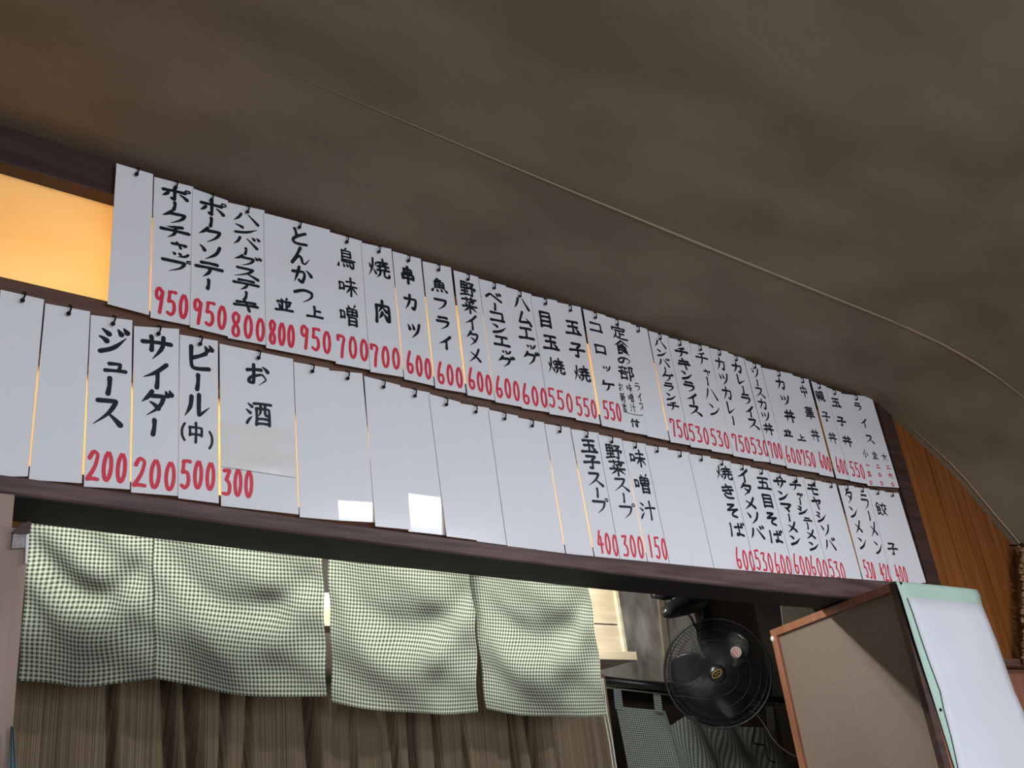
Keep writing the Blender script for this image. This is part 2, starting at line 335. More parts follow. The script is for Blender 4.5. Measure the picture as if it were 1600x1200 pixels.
def draw_char(bm, ch, cx, cz, y_, cw, chh, pen, slant=0.10, tilt=0.0):
    """ch centred at (cx,cz) on the wall plane, cell cw x chh metres"""
    jit = random.uniform(-0.04, 0.04)
    sc = 0.72 if ch in SMALL else 1.0
    if len(strokes(ch)) >= 8: pen = min(pen, .0053)
    ox = 0.14 * cw if ch in SMALL else 0
    def tr(x, yy):
        u = (x - 50) / 100 * sc; v = (50 - yy) / 100 * sc
        v += u * (slant + jit) * min(cw / chh, 1.6) * 0.8
        X = cx + ox + u * cw; Zz = cz + v * chh
        return X + (cz - Zz) * tilt, Zz
    for si, st in enumerate(strokes(ch)):
        y = y_ - si * 7e-5
        P2 = []
        for (x, yy, f) in st:
            X, Zz = tr(x, yy); P2.append((X, Zz, pen * f * 0.5 * (0.8 if ch in SMALL else 1)))
        n = len(P2)
        Lf, Rt = [], []
        for i in range(n):
            a = P2[max(i - 1, 0)]; b = P2[min(i + 1, n - 1)]
            dx, dz = b[0] - a[0], b[1] - a[1]; l = math.hypot(dx, dz) or 1e-6
            nx, nz = -dz / l, dx / l; r = P2[i][2]
            yy_ = y - 4e-5 * i / n
            Lf.append(bm.verts.new((P2[i][0] + nx * r, yy_, P2[i][1] + nz * r))); Rt.append(bm.verts.new((P2[i][0] - nx * r, yy_, P2[i][1] - nz * r)))
        for i in range(n - 1): bm.faces.new((Lf[i], Lf[i + 1], Rt[i + 1], Rt[i]))
        for i in (0, n - 1):
            if len(st) > 4 and math.hypot(st[0][0] - st[-1][0], st[0][1] - st[-1][1]) < 2: break
            X, Zz, r = P2[i]
            bm.faces.new([bm.verts.new((X + r * math.cos(a), y + 3e-5, Zz + r * math.sin(a))) for a in [k * math.pi / 4 + .3 for k in range(8)]])
        for i in range(1, n - 1):   # round the sharp corners
            a, b, c = P2[i - 1], P2[i], P2[i + 1]
            d1 = Vector((b[0] - a[0], b[1] - a[1])); d2 = Vector((c[0] - b[0], c[1] - b[1]))
            if d1.length > 1e-7 and d2.length > 1e-7 and d1.angle(d2) > 0.5:
                bm.faces.new([bm.verts.new((b[0] + b[2] * math.cos(q), y + 2e-5, b[1] + b[2] * math.sin(q))) for q in [k * math.pi / 4 + .3 for k in range(8)]])
def column(bm, text, p0, p1, cw, pen, y, hs=0.94, chh=None):
    """text running down from sight line p0 (first character) to p1 (last)"""
    a = P(*p0, y); b = P(*p1, y) if p1 else a
    low = p0[1] > interp([(892, 690), (1400, 770)], p0[0]) - 20
    wide = interp([(680, 1.05), (850, 1.22), (1000, 1.30), (1150, 1.36)], p0[0]) * (interp([(900, 1.0), (1150, 1.18)], p0[0]) if low else 1)
    if cw <= .030: wide = 1.18
    cw *= wide; pen *= (1.28 if pen > .003 else 1.12) * interp([(700, 1), (1200, 1.14)], p0[0])
    wt = [0.62 if c in 'ーャッュの' else 1.0 for c in text]
    if len(text) == 1: draw_char(bm, text, a.x, a.z, y * U, cw, chh, pen); return
    pos = [0.0]
    for i in range(1, len(text)): pos.append(pos[-1] + (wt[i - 1] + wt[i]) / 2)
    T = pos[-1]; step = (a - b).length / T; hs = max(hs, .98)
    for c, t, k in zip(text, pos, wt):
        q = a.lerp(b, t / T); draw_char(bm, c, q.x, q.z, y * U, cw, step * k * hs if chh is None else chh, min(pen, .215 * (step if chh is None else chh * 1.3)))
def price(bm, text, p0, p1, y, hgt, quad, pen=0.0064):
    a, b = P(*p0, y), P(*p1, y); n = len(text)
    z = (a.z + b.z) / 2   # keep the figures on their own strip
    t0 = (quad[0].z - z) / (quad[0].z - quad[3].z); t1 = (quad[1].z - z) / (quad[1].z - quad[2].z)
    lo_, hi_ = quad[0].lerp(quad[3], t0).x + .0015, quad[1].lerp(quad[2], t1).x - .0015
    st = (b.x - a.x) / (n - 1)
    if b.x + st * .46 > hi_: b.x = hi_ - st * .46
    if a.x - st * .46 < lo_: a.x = lo_ + st * .46
    step = (b.x - a.x) / (n - 1)
    for i, c in enumerate(text):
        q = a.lerp(b, i / (n - 1)); draw_char(bm, c, q.x, q.z + random.uniform(-.001, .001), y * U, step * 0.84, hgt, pen * (1 if a.x < 1.45 else .88), slant=0.0, tilt=-0.03)

# ================================================================ THE ROOM
XL, XR = -2.2, 4.15
tag(boxo('floor', (XL, -3.2, -0.1), (XR, 3.6, 0), M['floor']), kind='structure')
# ceiling: flat paper, turning down in a cove at the right
prof_wall = [(-2, .785), (1.93, .788), (1.99, .784), (2.052, .758), (2.13, .720), (2.241, .666), (2.302, .626), (2.389, .556), (2.459, .504), (2.6, .385), (2.75, .25)]
prof_seam = [(-2, .785), (1.70, .790), (1.86, .784), (1.933, .777), (2.01, .768), (2.087, .755), (2.189, .730), (2.30, .690), (2.42, .625), (2.55, .535), (2.66, .43), (2.75, .32)]
def ceil_z(x, y):
    t = min(max((1.0 - y) / (1.0 - .767), 0), 1)
    zz = interp(prof_wall, x) * (1 - t) + interp(prof_seam, x) * t
    return zz + 0.0035 * math.sin(x * 3.1 + y * 2.3) * max(0, min(1, (1.0 - y) * 4))
bm = bmesh.new()
xs = [-1.47 + 3.3 * i / 40 for i in range(40)] + [1.83 + (2.767 - 1.83) * i / 50 for i in range(51)]
ys = [-2.13 + 2.7 * i / 24 for i in range(24)] + [.57 + .47 * i / 16 for i in range(17)]
gr = [[bm.verts.new(w(x, y, ceil_z(x, y))) for y in ys] for x in xs]
for i in range(len(xs) - 1):
    for j in range(len(ys) - 1): bm.faces.new((gr[i][j], gr[i][j + 1], gr[i + 1][j + 1], gr[i + 1][j]))
c = link('ceiling', bm, M['ceiling'], smooth=True); tag(c, kind='structure')
c.modifiers.new('thickness', 'SOLIDIFY').thickness = 0.02
def strip_on_ceiling(name, y0, y1, x0, x1, drop, m, wid):
    bm = bmesh.new(); n = 120; rows = []
    for i in range(n + 1):
        x = x0 + (x1 - x0) * i / n; y = y0 + (y1 - y0) * i / n
        k = min(1.0, (i + 2) / 40.0)
        za = ceil_z(x, y)
        rows.append([bm.verts.new(w(x, y - wid * k, za + .0015)), bm.verts.new(w(x, y, za - drop * k)), bm.verts.new(w(x, y + wid * k, za + .0015))])
    for a, b in zip(rows, rows[1:]):
        bm.faces.new((a[0], a[1], b[1], b[0])); bm.faces.new((a[1], a[2], b[2], b[1]))
    return link(name, bm, m, c, smooth=True)
strip_on_ceiling('paper_seam', .767, .767, .33, 2.7, .0022, M['seam'], .0040)
strip_on_ceiling('cove_edge', .988, .988, 2.03, 2.7, .002, M['seam'], .0022)
strip_on_ceiling('paper_seam', -.25, -.25, -1.3, 2.7, .0018, M['seam'], .0025)
tag(boxo('wall_left', (XL - .1, -3.2, 0), (XL, 3.6, 2.7), M['plaster']), kind='structure')
tag(boxo('wall_right', (XR, -3.2, 0), (XR + .1, 1.03 * U, 2.7), M['plaster']), kind='structure')
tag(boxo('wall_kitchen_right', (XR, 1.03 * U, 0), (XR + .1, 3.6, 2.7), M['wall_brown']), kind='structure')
# wall behind the guest with its big window opening
bm = bmesh.new()
for a, b in (((XL, -3.2, 0), (-0.9, -3.1, 2.5)), ((2.1, -3.2, 0), (XR, -3.1, 2.5)), ((-.9, -3.2, 0), (2.1, -3.1, .6)), ((-.9, -3.2, 2.1), (2.1, -3.1, 2.5))): box(bm, a, b)
tag(link('wall_back', bm, M['plaster']), kind='structure')
bm = bmesh.new()
for x in (-.9, .6 - .02, 2.06): box(bm, (x, -3.16, .6), (x + .04, -3.12, 2.1))
for z in (.6, 2.06): box(bm, (-.9, -3.16, z), (2.1, -3.12, z + .04))
tag(link('window_3', bm, M['wood_dark']), kind='structure')
# menu wall left of the opening and the kitchen shell
KY = 1.98
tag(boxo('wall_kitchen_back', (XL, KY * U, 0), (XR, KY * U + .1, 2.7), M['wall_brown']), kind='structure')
tag(boxo('ceiling_kitchen', (XL, 1.06 * U, 2.7), (XR, KY * U + .1, 2.76), M['plaster']), kind='structure')
tag(boxo('wall_menu_left', (XL, 1.0 * U, 0), (-.10, 1.07 * U, 2.7), M['plaster']), kind='structure')
tag(boxo('wall_menu_top', (-.10, 1.03 * U, .80 * U + CZ - .02), (XR, 1.07 * U, 2.7), M['plaster']), kind='structure')

def zrail(name, x0, x1, y0, y1, z0, z1, m, r=.002):
    return tag(boxo(name, (x0 * U, y0 * U, z0 * U + CZ), (x1 * U, y1 * U, z1 * U + CZ), m, None, r), kind='structure')
XA, XB = -.06, 2.045
top_rail = zrail('trim_1', XA, XB, 1.008, 1.06, .738, .800, M['wood_dark'])
mid_rail = zrail('trim_2', XA, XB, 1.006, 1.05, .512, .594, M['wood_rail'])
# the beam sags a little towards the right
beam_bot = [(-.1, .358), (.24, .3535), (.62, .3410), (1.13, .3300), (1.52, .3265), (2.1, .3255)]
beam_top = [(-.1, .374), (.24, .3715), (.62, .3600), (.98, .3535), (1.3, .356), (1.6, .362), (2.1, .374)]
bm = bmesh.new(); rows = []
for i in range(41):
    x = XA + (XB - XA) * i / 40; zb, zt = interp(beam_bot, x), interp(beam_top, x)
    rows.append([bm.verts.new(w(x, *q)) for q in ((.992, zb + .002), (.994, zb), (1.066, zb), (1.066, zt + .03), (1.012, zt + .02), (1.010, zt), (.994, zt), (.992, zt - .002))])
for a, b in zip(rows, rows[1:]):
    for k in range(8): bm.faces.new((a[k], b[k], b[(k + 1) % 8], a[(k + 1) % 8]))
bm.faces.new(rows[0]); bm.faces.new(rows[-1][::-1])
beam = tag(link('trim_3', bm, M['wood_beam']), kind='structure')
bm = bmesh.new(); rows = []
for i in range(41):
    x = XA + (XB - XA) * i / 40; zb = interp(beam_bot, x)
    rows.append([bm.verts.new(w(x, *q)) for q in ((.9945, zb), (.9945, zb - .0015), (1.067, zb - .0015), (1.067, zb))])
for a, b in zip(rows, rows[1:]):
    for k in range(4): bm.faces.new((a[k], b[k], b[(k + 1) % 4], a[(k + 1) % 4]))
link('soffit_shade_board', bm, M['soffit_shade'], beam)  # added thin layer, its dark colour stands in for shade under the beam
for nm, z0, z1 in (('window_1', .590, .742), ('window_2', .366, .516)):
    tag(boxo(nm, (XA * U, 1.030 * U, z0 * U + CZ), (XB * U, 1.033 * U, z1 * U + CZ), M['yellow']), kind='structure')
# beaded highlight lip under the upper rail is the pane's own rebate
zrail('trim_4', 2.000, 2.052, .998, 1.07, -.867, .782, M['wood_dark'])      # post right of the strips
# orange planks right of the post
pw = empty('wall_right_of_menu', w(2.052, 1.0, .22)); tag(pw, kind='structure')
x = 2.052; k = 0
while x < 2.74:
    wd = .040
    zt = min(interp(prof_wall, x), .8) + .02; zt2 = min(interp(prof_wall, x + wd), .8) + .02
    bm = bmesh.new(); off = random.uniform(0, .0015); g = .0012
    f = [w(x + g, 1.002 + off, .222), w(x + wd - g, 1.002 + off, .222), w(x + wd - g, 1.002 + off, max(zt2, .26)), w(x + g, 1.002 + off, max(zt, .27))]
    hexa(bm, f, [p + Vector((0, .018, 0)) for p in f]); 
    bmesh.ops.recalc_face_normals(bm, faces=bm.faces)
    o = link('plank', bm, M['wood_orange'], pw); x += wd; k += 1
bm = box(bmesh.new(), w(2.052, 1.014, -.867), w(2.767, 1.03, .80)); link('backing_board', bm, M['wood_dark'], pw)
bm = box(bmesh.new(), w(2.052, 1.002, -.867), w(2.767, 1.014, .205)); link('lower_panel', bm, M['wood_red'], pw)
zrail('trim_5', 2.052, 2.76, .975, 1.002, .207, .222, M['wood_rail'], .001)
# pillar left of the opening
tag(boxo('trim_6', (-.10, .990 * U, 0), tuple(w(.2535, 1.05, .352)), M['pillar'], None, .002), kind='structure')

# ================================================================ MENU STRIPS
Y0 = 1.0
def hook(bmx, p, lean):
    """little screw hook: stem from the rail, bent over the strip"""
    q = p + Vector((0, -.004, 0))
    top = q + Vector((lean, .010, .020))
    pts = smoothpts([top, q + Vector((lean * .9, -.003, .012)), q + Vector((lean * .4, -.005, .004)), q + Vector((-.001, -.004, -.002)), q + Vector((-.003, -.001, 0))], 4)
    tube(bmx, pts, .0014, 6)
    bmesh.ops.create_icosphere(bmx, subdivisions=1, radius=.0040, matrix=Matrix.Translation(q + Vector((-.0006, -.003, -.002))))
    return bmx
EN = {'ポークチャップ': 'pork chop', 'ポークソテー': 'pork saute', 'ハンバーグステーキ': 'hamburg steak', 'とんかつ': 'tonkatsu', '鳥味噌': 'chicken miso', '焼肉': 'grilled meat',
'串カツ': 'skewer cutlet', '魚フライ': 'fried fish', '野菜イタメ': 'stir-fried vegetables', 'ベーコンエッグ': 'bacon egg', 'ハムエッグ': 'ham egg', '目玉焼': 'fried egg', '玉子焼': 'omelette', 'コロッケ': 'croquette',
'定食の部': 'set-meal heading', 'ハンバーグランチ': 'hamburg lunch', 'チキンライス': 'chicken rice', 'チャーハン': 'fried rice', 'カツカレー': 'cutlet curry', 'カレーライス': 'curry rice', 'ソースカツ丼': 'sauce cutlet bowl',
'カツ丼': 'cutlet bowl', '中華丼': 'chinese bowl', '親子丼': 'chicken egg bowl', '玉子丼': 'egg bowl', 'ライス': 'plain rice', 'ジュース': 'juice', 'サイダー': 'cider', 'ビール(中)': 'beer', 'お酒': 'sake', '玉子スープ': 'egg soup',
'野菜スープ': 'vegetable soup', '味噌汁': 'miso soup', '焼きそば': 'yakisoba', 'イタメソバ': 'stir-fry soba', '五目そば': 'gomoku soba', 'サンマーメン': 'sanma noodles', 'チャーシューメン': 'roast pork noodles',
'モヤシソバ': 'bean sprout soba', 'タンメン': 'tanmen', 'ラーメン': 'ramen', '餃子': 'gyoza'}
def english(label):
    return ' '.join(('%s %s' % (EN[t], t) if t in EN else EN[t[:-1]] + ' ' + t if t[:-1] in EN else t) for t in label.split(' '))
# each strip: top-left, top-right, bottom-right, bottom-left sight lines; offset; label; hook; texts [(string, first, last, width)], prices
def strip(quad, off, label, hk, rail, texts=(), prices=(), m='laminate', pen=0.0052, ph=.050, group=None, extra=None, curl=0):
    y = Y0 - off
    k_ = min(.032 * (quad[1][0] - quad[0][0]), 2.2) * random.uniform(.55, 1.35)   # every strip hangs a little askew
    quad = [(quad[0][0], quad[0][1] + k_), (quad[1][0], quad[1][1] - k_), (quad[2][0], quad[2][1] - k_), (quad[3][0], quad[3][1] + k_)]
    c4 = [P(*q, y) for q in quad]
    bm = hexa(bmesh.new(), [c4[3], c4[2], c4[1], c4[0]], [q + Vector((0, .0010, 0)) for q in (c4[3], c4[2], c4[1], c4[0])])
    bevel(bm, .0003, 1)
    if curl:   # the laminate curls back towards the wall at its foot
        bm.free(); bm = bmesh.new(); n = 24; rr = []
        for i in range(n + 1):
            t = i / n; a_, b_ = c4[0].lerp(c4[3], t), c4[1].lerp(c4[2], t)
            h = (c4[0] - c4[3]).length * t; H = (c4[0] - c4[3]).length
            dy = 0 if h < H - curl[0] else (h - (H - curl[0])) * curl[1]
            rr.append([bm.verts.new(p + Vector((0, dy + e, 0))) for p, e in ((a_, 0), (b_, 0), (b_, .0010), (a_, .0010))])
        for A_, B_ in zip(rr, rr[1:]):
            for k in range(4): bm.faces.new((A_[k], A_[(k + 1) % 4], B_[(k + 1) % 4], B_[k]))
        bm.faces.new(rr[0]); bm.faces.new(rr[-1][::-1]); bmesh.ops.recalc_face_normals(bm, faces=bm.faces)
    org = (c4[2] + c4[3]) / 2
    for v in bm.verts: v.co -= org
    s = link('menu_strip', bm, M[m]); s.location = org
    tag(s, english(label), 'menu strip', group)
    bpy.context.view_layer.update()
    def sub(name, b2, mm):
        b2.normal_update()
        if name in ('lettering', 'price'):
            for f_ in b2.faces:
                if f_.normal.y > 0: f_.normal_flip()
        for v in b2.verts: v.co -= org
        o = link(name, b2, mm); o.parent = s; return o
    for t in texts:
            b2 = bmesh.new()
            kw = t[4] if len(t) > 4 else {}
            column(b2, t[0], t[1], t[2], t[3], kw.get('pen', pen), y - .0003, chh=kw.get('h'), hs=kw.get('hs', .94))
            sub('lettering', b2, M['ink'])
    for p in prices:
            b2 = bmesh.new()
            if len(p) == 5: column(b2, p[0], p[1], p[2], p[3], .0030, y - .0003, chh=p[4])
            else: price(b2, p[0], p[1], p[2], y - .0003, ph, c4)
            sub('price', b2, M['red'])
    if extra: extra(s, sub, y)
    if hk:
        hh = P(*hk, y); b3 = hook(bmesh.new(), hh, .003)
        link('hook', b3, M['hook'], rail, smooth=True)
    return s
def tl(x): # height of the upper row's top edge
    return interp([(182, 253), (240, 274), (301, 293), (355, 314), (412, 330), (514, 361), (564, 377), (612, 391), (660, 406), (709, 421), (748, 434), (789, 447), (829, 460), (869, 471), (909, 481), (945, 493), (984, 505), (1012, 515), (1043, 526), (1076, 535), (1107, 542), (1136, 550), (1163, 561), (1189, 572), (1238, 586), (1266, 594), (1290, 604), (1313, 613), (1362, 622)], x)
def bl(x): # bottom edge of the upper row
    return interp([(168, 473), (233, 494), (297, 510), (355, 526), (416, 541), (525, 567), (579, 579), (631, 591), (679, 604), (729, 616), (774, 627), (816, 637), (859, 645), (900, 655), (939, 664), (976, 673), (1012, 681), (1046, 689), (1080, 697), (1112, 704), (1146, 711), (1178, 719), (1205, 723), (1229, 729), (1280, 741), (1304, 746), (1329, 751), (1356, 757), (1405, 764)], x)
up = [ # x top-left, x top-right, x bottom-left, x bottom-right, hook x, label, texts, prices
 (182,239.5,168,233,212,'blank white menu strip at the left end of the upper row',[],[]),
 (241,301,235,297,273,'white menu strip lettered ポークチャップ over a red 950',[('ポークチャップ',(273,304),(274,415),.058)],[('950',(249,469),(287,479))]),
 (301,355,297,356,329,'white menu strip lettered ポークソテー over a red 950',[('ポークソテー',(331,326),(326,444),.056)],[('950',(309,486),(347,496))]),
 (355,412,356,416,385,'white menu strip lettered ハンバーグステーキ over a red 800',[('ハンバーグステーキ',(384,341),(385,477),.056)],[('800',(369,506),(407,516))]),
 (412,514,416,525,466,'wide white menu strip lettered とんかつ with two red prices 800 and 950',[('とんかつ',(466,370),(475,461),.045),('並',(444,477),0,.036,{'h':.030,'pen':.0042}),('上',(492,488),0,.036,{'h':.030,'pen':.0042})],[('800',(426,519),(455,526)),('950',(476,526),(511,535))]),
 (514,564,525,579,540,'white menu strip lettered 鳥味噌 over a red 700',[('鳥味噌',(541,404),(546,493),.044,{'pen':.0036,'h':.050})],[('700',(534,540),(569,547))]),
 (564,611.5,579,630.5,590,'white menu strip lettered 焼肉 over a red 700',[('焼',(592,419),0,.052,{'h':.052,'pen':.0048}),('肉',(598,487),0,.044,{'h':.056,'pen':.0056})],[('700',(585,554),(619,561))]),
 (613,657.5,632,678.5,636,'white menu strip lettered 串カツ over a red 600',[('串カツ',(637,430),(647,516),.038,{'h':.042})],[('600',(641,566),(669,576))]),
 (660,704.5,680.5,728,683,'white menu strip lettered 魚フライ over a red 600',[('魚フライ',(686,446),(696,535),.042,{'h':.034})],[('600',(689,582),(720,591))]),
 (708.5,747,730.5,773.5,729,'white menu strip lettered 野菜イタメ over a red 600',[('野菜イタメ',(731,452),(742,556),.042,{'pen':.0045})],[('600',(737,591),(764,601))]),
 (748,789,774.5,816,770,'white menu strip lettered ベーコンエッグ over a red 600',[('ベーコンエッグ',(771,464),(790,565),.045)],[('600',(780,604),(807,611))]),
 (789,829,816,859,810,'white menu strip lettered ハムエッグ over a red 600',[('ハムエッグ',(814,474),(829,560),.044)],[('600',(822,616),(850,621))]),
 (829,869,859,900,850,'white menu strip lettered 目玉焼 over a red 550',[('目玉焼',(852,499),(869,572),.044,{'h':.046})],[('550',(862,621),(890,630))]),
 (869.5,907,900.5,938,889,'white menu strip lettered 玉子焼 over a red 550',[('玉子焼',(895,512),(909,584),.044,{'h':.046})],[('550',(905,635),(931,640))]),
 (911,945,940.5,976,928,'white menu strip lettered コロッケ over a red 550',[('コロッケ',(931,511),(950,603),.042,{'pen':.0046,'h':.032})],[('550',(947,641),(971,646))]),
 (945,984,976,1012,962,'white menu strip lettered 定食の部 with three small side notes',[('定食の部',(967,520),(979,583),.046,{'pen':.0042}),('お新香',(970,605),(976,637),.015,{'pen':.0019}),('味噌汁',(983,606),(989,637),.018,{'pen':.0018}),('ライス',(996,605),(1003,636),.020,{'pen':.0026}),('{',(991,648),0,.050,{'h':.010,'pen':.0016}),('付',(992,661),0,.030,{'h':.022,'pen':.0032})],[]),
 (984,1011,1012,1046,995,'blank white menu strip between the 定食の部 and ハンバーグランチ strips',[],[]),
 (1013,1043,1048,1080,1029,'white menu strip lettered ハンバーグランチ over a red 750',[('ハンバーグランチ',(1031,537),(1052,635),.038,{'pen':.0040})],[('750',(1052,667),(1072,674))]),
 (1043,1076,1080,1112,1060,'white menu strip lettered チキンライス over a red 530',[('チキンライス',(1065,551),(1086,641),.044)],[('530',(1081,676),(1104,682))]),
 (1077,1107,1112.5,1145.5,1092,'white menu strip lettered チャーハン over a red 530',[('チャーハン',(1097,561),(1117,640),.044,{'pen':.0040})],[('530',(1115,683),(1138,689))]),
 (1108,1136,1146.5,1178,1122,'white menu strip lettered カツカレー over a red 750',[('カツカレー',(1126,569),(1146,657),.037,{'pen':.0044})],[('750',(1149,690),(1168,696))]),
 (1136,1163,1178,1205,1148,'white menu strip lettered カレーライス over a red 530',[('カレーライス',(1152,575),(1177,662),.040,{'pen':.0048})],[('530',(1177,696),(1197,701))]),
 (1163,1188.5,1205,1228.5,1177,'white menu strip lettered ソースカツ丼 over a red 700',[('ソースカツ丼',(1180,583),(1201,670),.036,{'pen':.0040})],[('700',(1205,702),(1221,706))]),
 (1190,1238,1230,1280,1215,'wide white menu strip lettered カツ丼 with two red prices 600 and 750',[('カツ丼',(1220,600),(1234,650),.040,{'pen':.0048,'h':.040}),('並',(1231,677),0,.032,{'h':.024,'pen':.0036}),('上',(1252,684),0,.032,{'h':.024,'pen':.0036})],[('600',(1231,709),(1248,714)),('750',(1256,715),(1272,719))]),
 (1239,1263,1281,1303.5,1252,'white menu strip lettered 中華丼 over a red 600',[('中華丼',(1256,611),(1274,680),.034,{'pen':.0034,'h':.040})],[('600',(1283,719),(1297,726))]),
 (1267.5,1290,1307,1329,1278,'white menu strip lettered 親子丼 over a red 600',[('親子丼',(1281,619),(1301,684),.034,{'pen':.0034,'h':.038})],[('600',(1309,726),(1323,731))]),
 (1290,1313,1329,1356,1302,'white menu strip lettered 玉子丼 over a red 550',[('玉子丼',(1306,629),(1324,689),.040,{'pen':.0042,'h':.036})],[('550',(1332,733),(1349,737))]),
 (1313,1362,1356,1405,1336,'wide white menu strip lettered ライス with small red kanji prices',[('ライス',(1341,636),(1359,686),.038,{'pen':.0042,'h':.032}),('小',(1352,709),0,.030,{'h':.030,'pen':.0030}),('並',(1367,712),0,.028,{'h':.028,'pen':.0028}),('大',(1382,715),0,.028,{'h':.030,'pen':.0030})],[('一五〇',(1356,727),(1361,754),.019,.019),('二〇〇',(1372,729),(1378,755),.021,.019),('二六〇',(1388,730),(1395,757),.023,.019)]),
]
for i, (a, b, c0, d, hx, lab, tx, pr) in enumerate(up):
    if i + 1 < len(up) and up[i + 1][0] - b <= .5: b += 1.3
    if i + 1 < len(up) and up[i + 1][2] - d <= .6: d += 1.3
    o = .0012 if i % 2 else .0024
    if i in (5, 6, 11, 12, 15, 22, 23): o += .0008
    strip([(a, tl(a)), (b, tl(b)), (d, bl(d)), (c0, bl(c0))], o, lab, (hx, tl(hx) + 10 - max(0, hx - 900) / 160), top_rail, tx, pr, ph=.051)

def tlo(x):
    return interp([(0, 449), (70, 471), (141, 489), (208, 503), (209, 507), (280, 516), (281, 521), (341, 534), (458, 563), (513, 577), (567, 585), (624, 603), (670, 614), (718, 629), (763, 638), (808, 651), (850, 661), (891, 669), (934, 677), (971, 687), (1008, 694), (1042, 701), (1076, 708), (1108, 714), (1140, 722), (1171, 729), (1200, 736), (1228, 742), (1255, 747), (1282, 752), (1308, 757), (1333, 760), (1357, 764), (1404, 771)], x)
def blo(x):
    return interp([(0, 742), (43, 747), (125, 757), (203, 767), (278, 777), (343, 788), (468, 806), (529, 815), (586, 821), (641, 829), (698, 837), (745, 845), (793, 853), (838, 860), (884, 867), (929, 871), (970, 875), (1012, 880), (1048, 885), (1083, 890), (1118, 894), (1152, 897), (1184, 900), (1215, 903), (1244, 906), (1272, 908), (1300, 911), (1326, 914), (1351, 916), (1373, 917), (1397, 916), (1421, 914), (1447, 911)], x)
